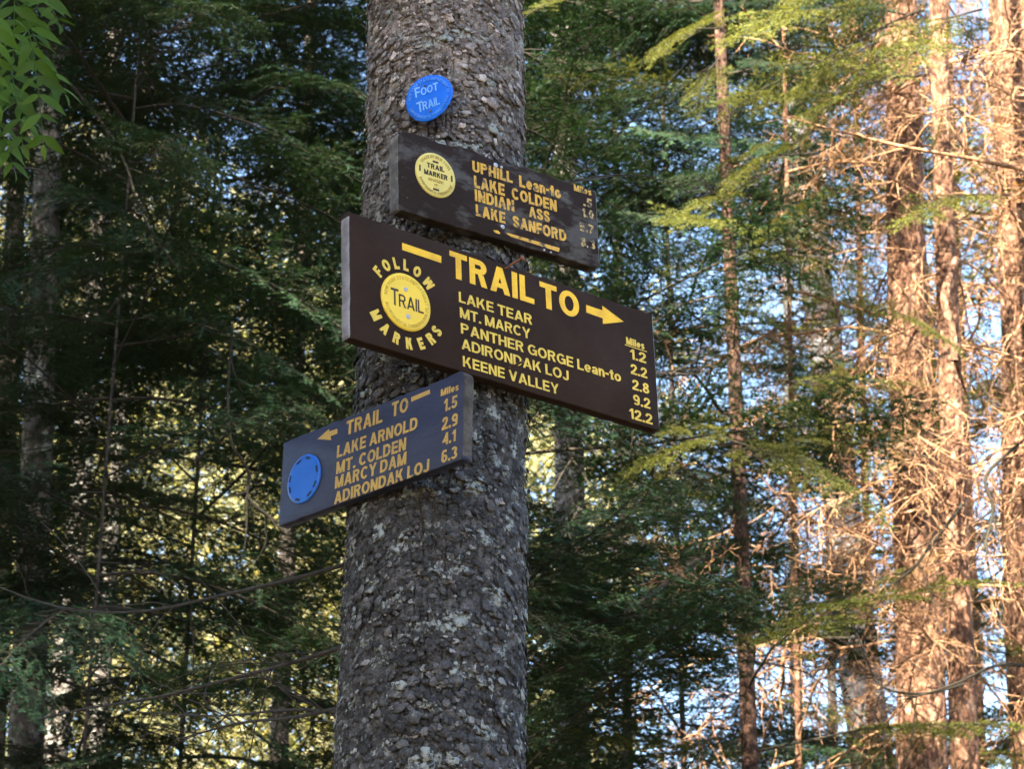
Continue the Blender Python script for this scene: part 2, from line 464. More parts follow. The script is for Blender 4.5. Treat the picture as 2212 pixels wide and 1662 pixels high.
# loose plates of bark that curl away from the trunk
rg = np.random.default_rng(8)
PV, PF, PT = [], [], []
cnt = 0
NP = 10500
for i in range(NP):
    z = rg.uniform(2.13, 3.83)
    an = rg.normal(0, .85) if rg.random() < .8 else rg.uniform(-PI, PI)
    an = max(-PI, min(PI, an))
    r0 = tr_r(z) + rg.uniform(-.0020, .0022) - .75 * float(furrow(np.array([an]), np.array([z]))[0])
    sz = .0034 + .0074 * rg.random() ** 2.2
    sz *= .95 + .38 * float(smooth_noise(np.random.default_rng(31), np.array([[math.sin(an) * 1.7, math.cos(an) * 1.7, z * 7]]), 4, .9)[0])
    wx, wz = sz * rg.uniform(.7, 1.2), sz * rg.uniform(.6, 1.15)
    kk = 9
    th = np.sort(rg.uniform(0, 2 * PI, kk) * .25 + np.arange(kk) * 2 * PI / kk * .9)
    rr = rg.uniform(.62, 1.12, kk)
    px = np.cos(th) * rr * wx; pz = np.sin(th) * rr * wz
    tz, tx = rg.uniform(.02, .36), rg.uniform(-.16, .16)
    out_ = .0010 - pz * tz + px * tx + rg.uniform(-.0002, .0007, kk)
    dr = np.concatenate([[.0008], out_, out_ - .0010])
    aa = an + np.concatenate([[0], px, px * .97]) / r0
    zz = z + np.concatenate([[0], pz, pz * .97])
    r_ = r0 + dr
    PV.append(np.stack([tr_ax(zz) + r_ * np.sin(aa), TRY - r_ * np.cos(aa), zz], -1))
    ar = np.arange(kk); nx_ = (ar + 1) % kk
    PF.append(np.concatenate([np.stack([np.zeros(kk, int), 1 + ar, 1 + nx_], -1), np.stack([1 + ar, 1 + kk + ar, 1 + kk + nx_], -1), np.stack([1 + ar, 1 + kk + nx_, 1 + nx_], -1)]) + cnt)
    lk = float(smooth_noise(np.random.default_rng(21), np.array([[math.sin(an) * 5.5, math.cos(an) * 5.5, z * 27]]), 5, 1.0)[0])
    tn = [min(1, max(0, .02 + .46 * rg.random() ** 1.8 + .45 * (rg.random() < .11) + .40 * sun_warm_of(z))), min(.62, max(0, .28 + .2 * lk + .22 * (rg.random() - .5))), min(1, .08 + .75 * sun_warm_of(z) + .3 * (rg.random() < .15)), 1]
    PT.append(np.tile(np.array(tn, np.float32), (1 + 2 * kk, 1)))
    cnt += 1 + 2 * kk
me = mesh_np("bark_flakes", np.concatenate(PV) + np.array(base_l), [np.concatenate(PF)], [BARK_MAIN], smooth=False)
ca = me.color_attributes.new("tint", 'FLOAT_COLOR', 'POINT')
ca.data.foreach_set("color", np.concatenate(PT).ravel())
tag(link("bark_flakes", me, spruce), kind="stuff")

# ------------------------------------------------------------------ signs
def sign_matrix(a, b, n_, c):
    return Matrix(((a[0], b[0], n_[0], c[0]), (a[1], b[1], n_[1], c[1]), (a[2], b[2], n_[2], c[2]), (0, 0, 0, 1)))

def board_mesh(name, w, h, t, mats, seed, jag=.0004, top=None, corners=None):
    """board with its painted face at z = 0, body behind it; edge cut unevenly, arris rounded"""
    rg = np.random.default_rng(seed)
    def edge_pts(p, q, nn, amp, prof=None):
        p, q = np.array(p), np.array(q); d = q - p; nrm = np.array([-d[1], d[0]]) / np.hypot(*d)
        tt = np.linspace(0, 1, nn, endpoint=False)
        off = rg.normal(0, amp, nn); off = (off + np.roll(off, 1)) / 2
        if prof is not None: off = off + np.interp(tt, prof[0], prof[1])
        off[0] = 0
        return p + tt[:, None] * d + off[:, None] * nrm
    A, B, C_, D = (-w / 2, -h / 2), (w / 2, -h / 2), (w / 2, h / 2), (-w / 2, h / 2)
    pr = None
    if top is not None: pr = (np.array(top[0]), np.array(top[1]))
    P = np.concatenate([edge_pts(A, B, 70, jag), edge_pts(B, C_, 26, jag), edge_pts(C_, D, 70, jag * (2 if top else 1), pr), edge_pts(D, A, 26, jag)])
    if corners:
        for (cx, cy, rr) in corners:
            d = np.hypot(P[:, 0] - cx, P[:, 1] - cy)
            kx = np.clip(1 - d / rr, 0, 1)[:, None]
            P = P - kx * np.sign(np.array([cx, cy])) * rr * .35
    m_ = len(P)
    N = np.roll(P, -1, 0) - np.roll(P, 1, 0); N = np.stack([N[:, 1], -N[:, 0]], -1); N /= np.linalg.norm(N, axis=1)[:, None]
    e = .0014
    loops = [(P - N * e, 0.), (P - N * e * .3, -e * .3), (P, -e), (P + N * 0, -t + e), (P - N * e, -t)]
    V = np.concatenate([np.concatenate([q, np.full((m_, 1), zz)], 1) for q, zz in loops])
    ar = np.arange(m_); nx_ = (ar + 1) % m_
    side = np.concatenate([np.stack([ar + i * m_, ar + (i + 1) * m_, nx_ + (i + 1) * m_, nx_ + i * m_], -1) for i in range(4)])
    front = ar[None, :]
    back = (ar + 4 * m_)[::-1][None, :]
    endf = np.abs(np.concatenate([N[:, 0]] * 4)) > .7
    return mesh_np(name, V, [front, side[endf], side[~endf], back], mats, [0, 1, 0, 1], smooth=False)

# ---- plain routed sign letters, drawn as strokes (cap height 1)
def _spine(pts, s, n=0):
    P = np.array(pts, float)
    T = np.gradient(P, axis=0); T /= np.linalg.norm(T, axis=1)[:, None] + 1e-9
    N = np.stack([-T[:, 1], T[:, 0]], -1) * s / 2
    return [[tuple(P[i] + N[i]), tuple(P[i] - N[i]), tuple(P[i + 1] - N[i + 1]), tuple(P[i + 1] + N[i + 1])] for i in range(len(P) - 1)]
def _arc(cx, cy, rx, ry, a0, a1, s, n=18):
    """outer radii rx, ry; stroke s"""
    q = []
    for i in range(n):
        t0, t1 = rad(a0 + (a1 - a0) * i / n), rad(a0 + (a1 - a0) * (i + 1) / n)
        o = lambda t, d: (cx + (rx - d) * math.cos(t), cy + (ry - d) * math.sin(t))
        q.append([o(t0, 0), o(t1, 0), o(t1, s), o(t0, s)])
    return q
def _v(x, y0, y1, s): return [[(x, y0), (x + s, y0), (x + s, y1), (x, y1)]]
def _h(x0, x1, y, s): return [[(x0, y), (x1, y), (x1, y + s), (x0, y + s)]]
def _d(x0, y0, x1, y1, s):
    k = s * math.hypot(x1 - x0, y1 - y0) / abs(y1 - y0)
    return [[(x0, y0), (x0 + k, y0), (x1 + k, y1), (x1, y1)]]
def _dk(x0, x1, s): return s * math.hypot(x1 - x0, 1)
def _cr(pts, n=6):
    P = np.array(pts, float); P = np.vstack([2 * P[0] - P[1], P, 2 * P[-1] - P[-2]])
    out = []
    for i in range(1, len(P) - 2):
        for t in np.linspace(0, 1, n, endpoint=False):
            a, b, c, d = P[i - 1], P[i], P[i + 1], P[i + 2]
            out.append(.5 * ((2 * b) + (-a + c) * t + (2 * a - 5 * b + 4 * c - d) * t * t + (-a + 3 * b - 3 * c + d) * t ** 3))
    out.append(P[-2]); return out
def _S(w, y0, y1, s):
    h = y1 - y0; e = s / 2
    pts = [(w - e - .01, .70), (w - e - .08, .87), (w / 2, 1 - e / h), (e + .07, .88), (e, .74), (e + .08, .60), (w / 2, .51), (w - e - .07, .41), (w - e, .27), (w - e - .08, .11), (w / 2, e / h), (e + .07, .13), (e, .30)]
    return _spine(_cr([(x, y0 + y * h) for x, y in pts]), s)
def glyph(ch, s):
    """strokes (a list of layers, each a list of polygons) and width"""
    if ch in 'O0':
        w = .74 if ch == 'O' else .58
        return [_arc(w / 2, .5, w / 2, .5, 0, 360, s, 36)], w
    if ch == 'C': return [_arc(.36, .5, .36, .5, 42, 318, s, 28)], .69
    if ch == 'G': return [_arc(.37, .5, .37, .5, 42, 330, s, 28), _v(.74 - s, .04, .50, s), _h(.40, .74, .50 - s * .5, s)], .74
    if ch == 'D': return [_v(0, 0, 1, s), _h(s, .32, 1 - s, s) + _h(s, .32, 0, s), _arc(.32, .5, .37, .5, -90, 90, s)], .69
    if ch in 'PRB':
        y = .44 if ch != 'B' else .47
        L = [_v(0, 0, 1, s), _h(s, .36, 1 - s, s) + _h(s, .36, y, s), _arc(.36, (1 + y) / 2, .26, (1 - y) / 2, -90, 90, s, 14)]
        if ch == 'R': L.append(_d(.64 - s * 1.1, 0, .30, y, s))
        if ch == 'B': L += [_h(s, .36, 0, s), _arc(.36, (y + s) / 2, .30, (y + s) / 2, -90, 90, s, 14)]
        return L, .66
    if ch == 'E': return [_v(0, 0, 1, s), _h(s, .56, 0, s) + _h(s, .56, 1 - s, s) + _h(s, .52, .5 - s / 2, s)], .56
    if ch == 'F': return [_v(0, 0, 1, s), _h(s, .53, 1 - s, s) + _h(s, .48, .48 - s / 2, s)], .53
    if ch == 'H': return [_v(0, 0, 1, s) + _v(.65 - s, 0, 1, s), _h(s, .65 - s, .5 - s / 2, s)], .65
    if ch == 'I': return [_v(0, 0, 1, s)], s
    if ch == 'J': return [_v(.5 - s, .25, 1, s), _arc(.25, .25, .25, .25, -180, 0, s, 14)], .5
    if ch == 'K':
        return [_v(0, 0, 1, s), _d(s * .7, .36, .66 - s * 1.35, 1, s), _d(.70 - s * 1.25, 0, .24, .62, s)], .70
    if ch == 'L': return [_v(0, 0, 1, s), _h(s, .53, 0, s)], .53
    if ch == 'T': return [_h(0, .62, 1 - s, s), _v(.31 - s / 2, 0, 1 - s, s)], .62
    if ch == 'U': return [_v(0, .3, 1, s) + _v(.65 - s, .3, 1, s), _arc(.325, .3, .325, .3, 180, 360, s, 16)], .65
    if ch == 'A':
        w = .72; k = _dk(0, w / 2 - s * .55, s); m_ = (w - k) / 2
        return [_d(0, 0, m_, 1, s), _d(w - k, 0, m_, 1, s), _h(.17, w - .17, .20, s * .9)], w
    if ch == 'V':
        w = .70; k = _dk(0, w / 2, s); m_ = (w - k) / 2
        return [_d(m_, 0, 0, 1, s), _d(m_, 0, w - k, 1, s)], w
    if ch == 'Y':
        w = .70; m_ = (w - s) / 2
        return [_v(m_, 0, .45, s), _d(m_, .42, 0, 1, s * .92), _d(m_, .42, w - s * 1.1, 1, s * .92)], w
    if ch == 'N': return [_v(0, 0, 1, s) + _v(.65 - s, 0, 1, s), _d(.65 - s * 1.25, 0, 0, 1, s)], .65
    if ch == 'M':
        w = .80; k = s
        return [_v(0, 0, 1, s) + _v(w - s, 0, 1, s), _d(w / 2 - k * .55, .0, 0, 1, s), _d(w / 2 - k * .55, .0, w - k * 1.1, 1, s)], w
    if ch == 'W':
        w = 1.0; k = s * 1.05
        return [_d(w * .25 - k / 2, 0, 0, 1, s) , _d(w * .25 - k / 2, 0, w / 2 - k / 2, 1, s), _d(w * .75 - k / 2, 0, w / 2 - k / 2, 1, s), _d(w * .75 - k / 2, 0, w - k, 1, s)], w
    if ch == 'S': return [_S(.62, 0, 1, s)], .62
    if ch == '1': return [_v(.24 - s * .2, 0, 1, s), _d(.0, .68, .24 - s * .3, .98, s * .8)], .24 + s * .8
    if ch == '2':
        return [_spine(_cr([(s / 2, .68), (.07 + s / 2, .87), (.28, 1 - s / 2), (.50 - s / 2, .88), (.56 - s / 2, .72), (.50 - s / 2, .56), (.28, .35), (.10, .17), (.07, .10)]), s), _h(0, .56, 0, s)], .56
    if ch == '3': return [_arc(.27, .735, .27, .265, -90, 160, s, 18), _arc(.27, .29, .29, .29, -160, 90, s, 18)], .56
    if ch == '4': return [_v(.36, 0, 1, s), _h(0, .58, .22, s), _d(0, .24, .36, .98, s * .85)], .58
    if ch == '5': return [_h(.07, .54, 1 - s, s), _v(.06, .46, 1 - s, s * .9), _arc(.27, .325, .29, .325, -160, 140, s, 20)], .56
    if ch in '69':
        L = [_arc(.28, .32, .28, .32, 0, 360, s, 26), _spine(_cr([(s / 2, .34), (s / 2 + .02, .62), (.14, .86), (.31, 1 - s / 2), (.47, .88)]), s)]
        if ch == '9': L = [[[(.56 - x, 1 - y) for x, y in p] for p in lay] for lay in L]
        return L, .56
    if ch == '7': return [_h(0, .54, 1 - s, s), _d(.10, 0, .54 - s * 1.1, 1 - s, s)], .54
    if ch == '8': return [_arc(.28, .745, .25, .255, 0, 360, s, 24), _arc(.28, .28, .28, .28, 0, 360, s, 24)], .56
    if ch == '.': return [_v(0, 0, s * 1.1, s * 1.1)], s * 1.1
    if ch == '-': return [_h(0, .28, .34, s)], .28
    x = .74
    if ch == 'e': return [_arc(.27, x / 2, .27, x / 2, 0, 318, s, 24), _h(s * .6, .54 - s * .2, x / 2 - s * .45, s * .8)], .54
    if ch == 'a': return [_v(.50 - s, 0, .46, s), _arc(.25, .47, .25, .27, 0, 165, s, 14), _arc(.22, .215, .22, .215, 0, 360, s * .95, 22)], .50
    if ch == 'n': return [_v(0, 0, x, s), _arc(.25, x - .28, .25, .28, 0, 165, s, 14), _v(.50 - s, 0, x - .28, s)], .50
    if ch == 'o': return [_arc(.28, x / 2, .28, x / 2, 0, 360, s, 26)], .56
    if ch == 'l': return [_v(0, 0, 1, s)], s
    if ch == 'i': return [_v(0, 0, x, s), _v(0, 1 - s, 1, s)], s
    if ch == 's': return [_S(.48, 0, x, s * .95)], .48
    if ch == 't': return [_v(.10, .0, .94, s), _h(0, .34, x - s, s), _h(.10 + s, .34, 0, s)], .34
    return [], .30

def text_mesh(txt, s=.19, gap=None):
    """vertices (x, y, layer height) and polygons of a line of letters"""
    gap = .085 if gap is None else gap
    V, P, x = [], [], 0.0
    for ch in txt:
        if ch == ' ':
            x += .26; continue
        lay, w = glyph(ch, s)
        for k_, polys in enumerate(lay):
            for p in polys:
                P.append(list(range(len(V), len(V) + len(p))))
                V += [(x + q[0], q[1], k_ * .00003) for q in p]
        x += w + gap
    return np.array(V, float), P

def solid(name, V2, polys, z0, z1, mat, warp=None):
    """flat polygons given a thickness from z0 to z1 (front)"""
    bm = bmesh.new()
    vs = [bm.verts.new((p[0], p[1], z1 + (p[2] if len(p) > 2 else 0))) for p in V2]
    for f in polys:
        try: bm.faces.new([vs[i] for i in f])
        except ValueError: pass
    bmesh.ops.remove_doubles(bm, verts=bm.verts, dist=1e-6)
    bm.normal_update()
    for f in bm.faces:
        if f.normal.z < 0: f.normal_flip()
    be = [e for e in bm.edges if len(e.link_faces) == 1]
    r_ = bmesh.ops.extrude_edge_only(bm, edges=be)
    for v in [q for q in r_['geom'] if isinstance(q, bmesh.types.BMVert)]: v.co.z = z0
    if warp:
        for v in bm.verts: v.co = warp(v.co)
    me = bpy.data.meshes.new(name)
    bm.to_mesh(me); bm.free()
    me.materials.append(mat)
    return me

def put_text(parent, txt, x, y, width, cap, ang, mat, name="lettering", bold=.17, z=.0004, warp=None, gap=None):
    V, polys = text_mesh(txt, bold, gap)
    x0, x1 = V[:, 0].min(), V[:, 0].max()
    sx = width / (x1 - x0); sy = cap
    q = np.stack([(V[:, 0] - x0) * sx, V[:, 1] * sy, V[:, 2]], -1)
    ca, sa = math.cos(rad(ang)), math.sin(rad(ang))
    q = np.stack([x + q[:, 0] * ca - q[:, 1] * sa, y + q[:, 0] * sa + q[:, 1] * ca, q[:, 2]], -1)
    return link(name, solid(name, q, polys, z - .0006, z, mat, warp), parent)

def put_arc(parent, txt, cx, cy, r, cap, a0, a1, mat, name="lettering", bold=.17, z=.0004, inside=False, warp=None):
    """letters along an arc from angle a0 to a1 (degrees); inside: feet outwards"""
    Vs, Ps, off = [], [], 0
    gl = [None if ch == ' ' else text_mesh(ch, bold) for ch in txt]
    ws = [.3 if g_ is None else g_[0][:, 0].max() - g_[0][:, 0].min() + .12 for g_ in gl]
    tot = sum(ws); pos = 0
    for (g_, w_) in zip(gl, ws):
        t = (pos + w_ / 2) / tot; pos += w_
        if g_ is None: continue
        V, P = g_
        an = rad(a0 + (a1 - a0) * t)
        sx = min(cap, abs(rad(a1 - a0)) * r / tot)
        lx = (V[:, 0] - (V[:, 0].max() + V[:, 0].min()) / 2) * sx; ly = (V[:, 1] - .5) * cap
        er = np.array([math.cos(an), math.sin(an)]); et = np.array([math.sin(an), -math.cos(an)])
        if inside: er2, et2 = -er, -et
        else: er2, et2 = er, et
        c0 = np.array([cx, cy]) + er * r
        xy = c0 + lx[:, None] * et2 + ly[:, None] * er2
        Vs.append(np.concatenate([xy, V[:, 2:]], 1))
        Ps += [[i + off for i in p] for p in P]; off += len(V)
    return link(name, solid(name, np.concatenate(Vs), Ps, z - .0006, z, mat, warp), parent)

def put_poly(parent, pts, mat, name, z=.0004):
    n_ = len(pts)
    return link(name, solid(name, np.array(pts), [list(range(n_))], z - .0006, z, mat), parent)

def disc_mesh(name, r, t, mat, dome=.0, warp=None, rim=.0008, rows=10, cols=64):
    """thin disc, front at z = t, rolled rim"""
    V, F = [], []
    rr = np.linspace(0, 1, rows)[1:]
    V.append((0, 0, t + dome))
    for q in rr:
        for k in range(cols):
            a = 2 * PI * k / cols
            zz = t + dome * (1 - q * q) - (rim if q == 1 else 0)
            V.append((r * q * math.cos(a), r * q * math.sin(a), zz))
    for k in range(cols):
        a = 2 * PI * k / cols
        V.append((r * math.cos(a), r * math.sin(a), 0))
    tri = np.array([[0, 1 + k, 1 + (k + 1) % cols] for k in range(cols)])
    qd = np.array([[1 + i * cols + k, 1 + (i + 1) * cols + k, 1 + (i + 1) * cols + (k + 1) % cols, 1 + i * cols + (k + 1) % cols] for i in range(rows - 1) for k in range(cols)])
    V = np.array(V)
    if warp: V = np.array([list(warp(Vector(p))) for p in V])
    return mesh_np(name, V, [tri, qd], [mat], smooth=True)

def nail_head(parent, x, y, r, mat, z=0.0, h=.0016, name="nail"):
    V = [(0, 0, h)] + [(r * .75 * math.cos(a), r * .75 * math.sin(a), h * .85) for a in np.arange(10) * 2 * PI / 10] + [(r * math.cos(a), r * math.sin(a), 0) for a in np.arange(10) * 2 * PI / 10]
    tri = np.array([[0, 1 + k, 1 + (k + 1) % 10] for k in range(10)])
    q = np.array([[1 + k, 11 + k, 11 + (k + 1) % 10, 1 + (k + 1) % 10] for k in range(10)])
    return link(name, mesh_np(name, np.array(V), [tri, q], [mat], smooth=True), parent, Matrix.Translation((x, y, z)))

def nail_shaft(parent, p0, p1, r, mat, head=None, name="nail", bend=0.0):
    T = Tubes()
    p0, p1 = np.array(p0, float), np.array(p1, float)
    tt = np.linspace(0, 1, 7)[:, None]
    P = p0 + (p1 - p0) * tt + np.array([0, 0, 1.]) * (bend * np.sin(tt * PI))
    T.add(P, np.full(7, r), 8)
    if head:
        d = (p1 - p0) / np.linalg.norm(p1 - p0)
        T.add(np.array([p1 - d * .0012, p1, p1 + d * .0010, p1 + d * .0016]), np.array([r, head, head * .95, 1e-5]), 12)
    V, F = T.arrays()
    return link(name, mesh_np(name, V, [F], [mat], smooth=True), parent)

# --- the large sign
M = sign_matrix((.7645, .6437, .0350), (-.0350, -.0126, .9993), (.6437, -.7652, .0129), (-.0021, 2.93, 2.9452))
s1 = empty("trail_sign"); s1.matrix_basis = M
tag(s1, "large clean brown trail sign with yellow letters, middle of the three", "sign")
MT = .0175
link("board", board_mesh("board", .5619, .1872, MT, [P_MAIN, P_MAINEDGE], 1, .0005), s1)
put_text(s1, "TRAIL", -.1072, .0455, .1535, .0405, 0, Y_NEW, bold=.20)
put_text(s1, "TO", .0580, .0455, .0745, .0400, 0, Y_NEW, bold=.20)
for tx, x, y, w, cp in [("LAKE TEAR", -.0926, .0109, .1328, .0158), ("MT. MARCY", -.0914, -.0124, .1274, .0156), ("PANTHER GORGE Lean-to", -.0905, -.0362, .2985, .0158),
                        ("ADIRONDAK LOJ", -.0901, -.0595, .1955, .0157), ("KEENE VALLEY", -.0888, -.0854, .1740, .0157),
                        ("1.2", .2289, .0086, .0322, .0160), ("2.2", .2287, -.0155, .0327, .0160), ("2.8", .2300, -.0400, .0337, .0160), ("9.2", .2304, -.0636, .0336, .0160), ("12.2", .2201, -.0878, .0462, .0160)]:
    put_text(s1, tx, x, y, w, cp, .3, Y_SMALL, bold=.165)
put_text(s1, "Miles", .2232, .0305, .0365, .0112, .5, Y_SMALL, bold=.21)
put_poly(s1, [(.2199, .0278), (.2642, .0278), (.2642, .0290), (.2199, .0290)], Y_SMALL, "underline")
put_poly(s1, [(-.1902, .0622), (-.1224, .0620), (-.1220, .0727), (-.1901, .0729)], Y_NEW, "dash")
put_poly(s1, [(.1463, .0603), (.1787, .0597), (.1782, .0506), (.2204, .0654), (.1787, .0800), (.1790, .0724), (.1467, .0723)], Y_NEW, "arrow")
DC = (-.1862, -.0160)
for i, (ch, a_) in enumerate(zip("FOLLOW", [144, 124.5, 105.5, 88, 68, 44.5])):
    put_arc(s1, ch, DC[0], DC[1], .0565, .0170, a_ + 9, a_ - 9, Y_SMALL, "letter", bold=.24)
for i, (ch, a_) in enumerate(zip("MARKERS", [213, 234, 254, 274.5, 295, 314.5, 332])):
    put_arc(s1, ch, DC[0], DC[1], .0600, .0170, a_ - 9, a_ + 9, Y_SMALL, "letter", bold=.24, inside=True)
d1 = link("marker_disc", disc_mesh("marker_disc", .0420, .0022, D_YEL), s1, Matrix.Translation((DC[0], DC[1], 0)))
tag(d1, "round yellow marker disc reading TRAIL with two nails")
put_text(d1, "T", -.0262, -.0105, .0128, .0250, .4, D_INK, z=.0026, bold=.13)
put_text(d1, "RAIL", -.0128, -.0103, .0420, .0190, .4, D_INK, z=.0026, bold=.13)
put_arc(d1, "NEW YORK STATE DEPARTMENT OF", 0, 0, .0350, .0050, 178, -12, D_OCHRE, z=.0026, bold=.17)
put_arc(d1, "ENVIRONMENTAL CONSERVATION", 0, 0, .0350, .0050, 195, 345, D_OCHRE, z=.0026, bold=.17, inside=True)
nail_head(d1, -.0009, .0184, .0036, M_GALV, .0022)
nail_head(d1, .0024, -.0214, .0036, M_GALV, .0022)
tag(nail_shaft(s1, (-.0057, .0872, -.002), (.0003, .0933, .031), .0017, M_RUST, .0044), "long rusty nail standing out above the letters")
tag(nail_shaft(s1, (-.0053, -.0669, -.002), (-.0062, -.0680, .029), .0015, M_DRUST, .0026), "dark nail standing out over the letter D")

# --- the weathered upper sign
M = sign_matrix((.8025, .5950, .0447), (-.0290, -.0358, .9989), (.5960, -.8029, -.0115), (-.0163, 2.93, 3.1443))
s2 = empty("trail_sign"); s2.matrix_basis = M
tag(s2, "weathered brown trail sign with flaking letters, topmost of the three", "sign")
topx = [0, .05, .12, .2, .28, .36, .45, .52, .6, .66, .74, .8, .87, .92, .97, 1]
topy = [-.001, .0005, -.0025, -.001, -.0035, -.004, -.001, .001, -.003, -.005, -.001, .0015, -.003, -.001, .001, 0]
link("board", board_mesh("board", .3577, .1260, .021, [P_UP, P_UPEDGE], 2, .0005, (topx, topy), [(-.1788, .063, .011), (.1788, -.063, .005)]), s2)
for tx, x, y, w, cp, mt in [("UPHILL", -.0489, .0330, .0715, .0175, Y_OLD), ("Lean-to", .0348, .0318, .0765, .0185, Y_OLD), ("LAKE", -.0467, .0082, .0543, .0190, Y_OLD),
                            ("COLDEN", .0205, .0084, .0819, .0185, Y_OLD), ("INDIAN", -.0459, -.0130, .0698, .0185, Y_OLD), ("ASS", .0507, -.0122, .0380, .0170, Y_OLD),
                            ("LAKE", -.0449, -.0362, .0522, .0180, Y_OLD), ("SANFORD", .0206, -.0364, .0975, .0180, Y_OLD), ("Miles", .1364, .0538, .0331, .0103, Y_OLD),
                            (".5", .1528, .0332, .0170, .0145, Y_VOLD), ("1.0", .1498, .0148, .0220, .0145, Y_VOLD), ("9.7", .1434, -.0097, .0271, .0145, Y_VOLD), ("8.3", .1442, -.0345, .0276, .0145, Y_VOLD)]:
    put_text(s2, tx, x, y, w, cp, .8, mt, bold=.21)
put_poly(s2, [(.0164, -.0532), (.1031, -.0552), (.1045, -.0487), (.0068, -.0490), (.0055, -.0500)], Y_OLD, "dash")
put_poly(s2, [(-.0152, -.0514), (-.0117, -.0546), (-.0040, -.0546), (-.0027, -.0533), (-.0067, -.0498)], Y_OLD, "arrow_remnant")
d2 = link("marker_disc", disc_mesh("marker_disc", .0343, .0018, D_PALE), s2, Matrix.Translation((-.1146, .0078, 0)))
tag(d2, "pale yellow disc reading TRAIL MARKER")
put_text(d2, "TRAIL", -.0150, .0082, .0300, .0078, .5, D_INK, z=.0022, bold=.2)
put_text(d2, "MARKER", -.0200, -.0035, .0400, .0078, .5, D_INK, z=.0022, bold=.2)
put_text(d2, "DEPARTMENT", -.0130, -.0115, .0260, .0040, .5, D_OLIVE, z=.0022, bold=.17)
put_text(d2, "OF", -.0028, -.0175, .0056, .0036, .5, D_OLIVE, z=.0022, bold=.17)
put_arc(d2, "STATE OF NEW YORK", 0, 0, .0283, .0045, 150, 30, D_OLIVE, z=.0022, bold=.2)
put_arc(d2, "ENVIRONMENTAL CONSERVATION", 0, 0, .0285, .0045, 200, 340, D_OLIVE, z=.0022, bold=.2, inside=True)
for (x, y, w, h) in [(-.005, .0190, .010, .0030), (-.0285, -.001, .0026, .0095), (.0262, -.003, .0026, .0095), (-.005, -.0245, .010, .0030)]:
    put_poly(d2, [(x, y), (x + w, y), (x + w, y + h), (x, y + h)], D_INK, "slot", .0022)
for (x, y, r_) in [(-.0069, .055, .0040), (.0034, .0546, .0022), (.0021, -.0414, .0036), (.076, -.0592, .0018), (.088, -.0598, .0016)]:
    nail_head(s2, x, y, r_, M_GALV)

# --- the small lower sign
M = sign_matrix((.6895, -.7237, -.0273), (.0157, -.0228, .9996), (-.7241, -.6897, -.0044), (-.1956, 2.925, 2.7535))
s3 = empty("trail_sign"); s3.matrix_basis = M
tag(s3, "small bluish brown trail sign with a blue disc, lowest of the three, pointing left", "sign")
topx = [0, .03, .06, .1, .3, .55, .7, .85, 1]
topy = [0, -.002, -.0005, .0008, 0, .0006, -.0006, 0, -.001]
link("board", board_mesh("board", .3861, .1261, .0165, [P_BLUE, P_BLUEEDGE], 3, .0004, (topx, topy), [(.193, .063, .010)]), s3)
for tx, x, y, w, cp in [("TRAIL", -.0507, .0358, .0770, .0210), ("TO", .0454, .0362, .0340, .0210), ("LAKE ARNOLD", -.0689, .0072, .1689, .0180), ("MT. COLDEN", -.0685, -.0172, .1464, .0180),
                        ("MARCY DAM", -.0699, -.0382, .1494, .0180), ("ADIRONDAK LOJ", -.0699, -.0612, .1963, .0175), ("1.5", .1520, .0138, .0265, .0175), ("2.9", .1494, -.0120, .0312, .0175),
                        ("4.1", .1518, -.0340, .0258, .0168), ("6.3", .1506, -.0587, .0305, .0175)]:
    put_text(s3, tx, x, y, w, cp, -1.0 if cp > .0176 else -.6, Y_BLUE, bold=.19)
put_text(s3, "Miles", .1456, .0381, .0352, .0098, -1.5, Y_BLUE, bold=.2)
put_poly(s3, [(-.1139, .0475), (-.0829, .0377), (-.0851, .0441), (-.0702, .0441), (-.0708, .0516), (-.0883, .0520), (-.0891, .0562)], Y_BLUE, "arrow")
put_poly(s3, [(.0860, .0473), (.1237, .0483), (.1229, .0546), (.0853, .0539)], Y_BLUE, "dash")
d3 = link("marker_disc", disc_mesh("marker_disc", .0363, .0028, D_BLUE2), s3, Matrix.Translation((-.1386, -.0063, 0)))
tag(d3, "plain blue disc with dark slots along its rim")
for k_ in range(8):
    a_ = rad(22.5 + 45 * k_ + (-8, 5, 0, 9, -4, 3, 8, -6)[k_])
    er, et = np.array([math.cos(a_), math.sin(a_)]), np.array([-math.sin(a_), math.cos(a_)])
    q = [er * .0322 + et * .0050, er * .0286 + et * .0050, er * .0286 - et * .0050, er * .0322 - et * .0050]
    put_poly(d3, q[::-1], D_SLOT, "slot", .0032)

# --- blue foot trail disc nailed to the bark, bent by the trunk
fy, ft = rad(-24), rad(7)
n_ = Vector((math.sin(fy), -math.cos(fy), -.03)).normalized()
e1 = Vector((math.cos(fy), math.sin(fy), 0)); e2 = n_.cross(e1).normalized()
a_ = e1 * math.cos(ft) + e2 * math.sin(ft); b_ = -e1 * math.sin(ft) + e2 * math.cos(ft)
ctr = W(927, 211, 2.896)
s4 = empty("trail_marker"); s4.matrix_basis = sign_matrix(a_, b_, n_, ctr)
tag(s4, "bent blue disc reading FOOT TRAIL nailed to the bark above the signs", "trail marker")
def bend(p):
    # curls along the diagonal and dents round the upper nail
    u_ = (p.x * .8 + p.y * .6); v_ = (-p.x * .6 + p.y * .8)
    z = p.z + 2.4 * u_ * u_ * (-.9) + .8 * v_ * v_ - .0022 * math.exp(-((p.x + .004) ** 2 + (p.y - .021) ** 2) / .00009) + .0003 * math.sin(p.x * 260) * math.sin(p.y * 180)
    return Vector((p.x, p.y, z))
link("plate", disc_mesh("plate", .0375, .0016, D_BLUE, warp=bend, rows=24, cols=96), s4)
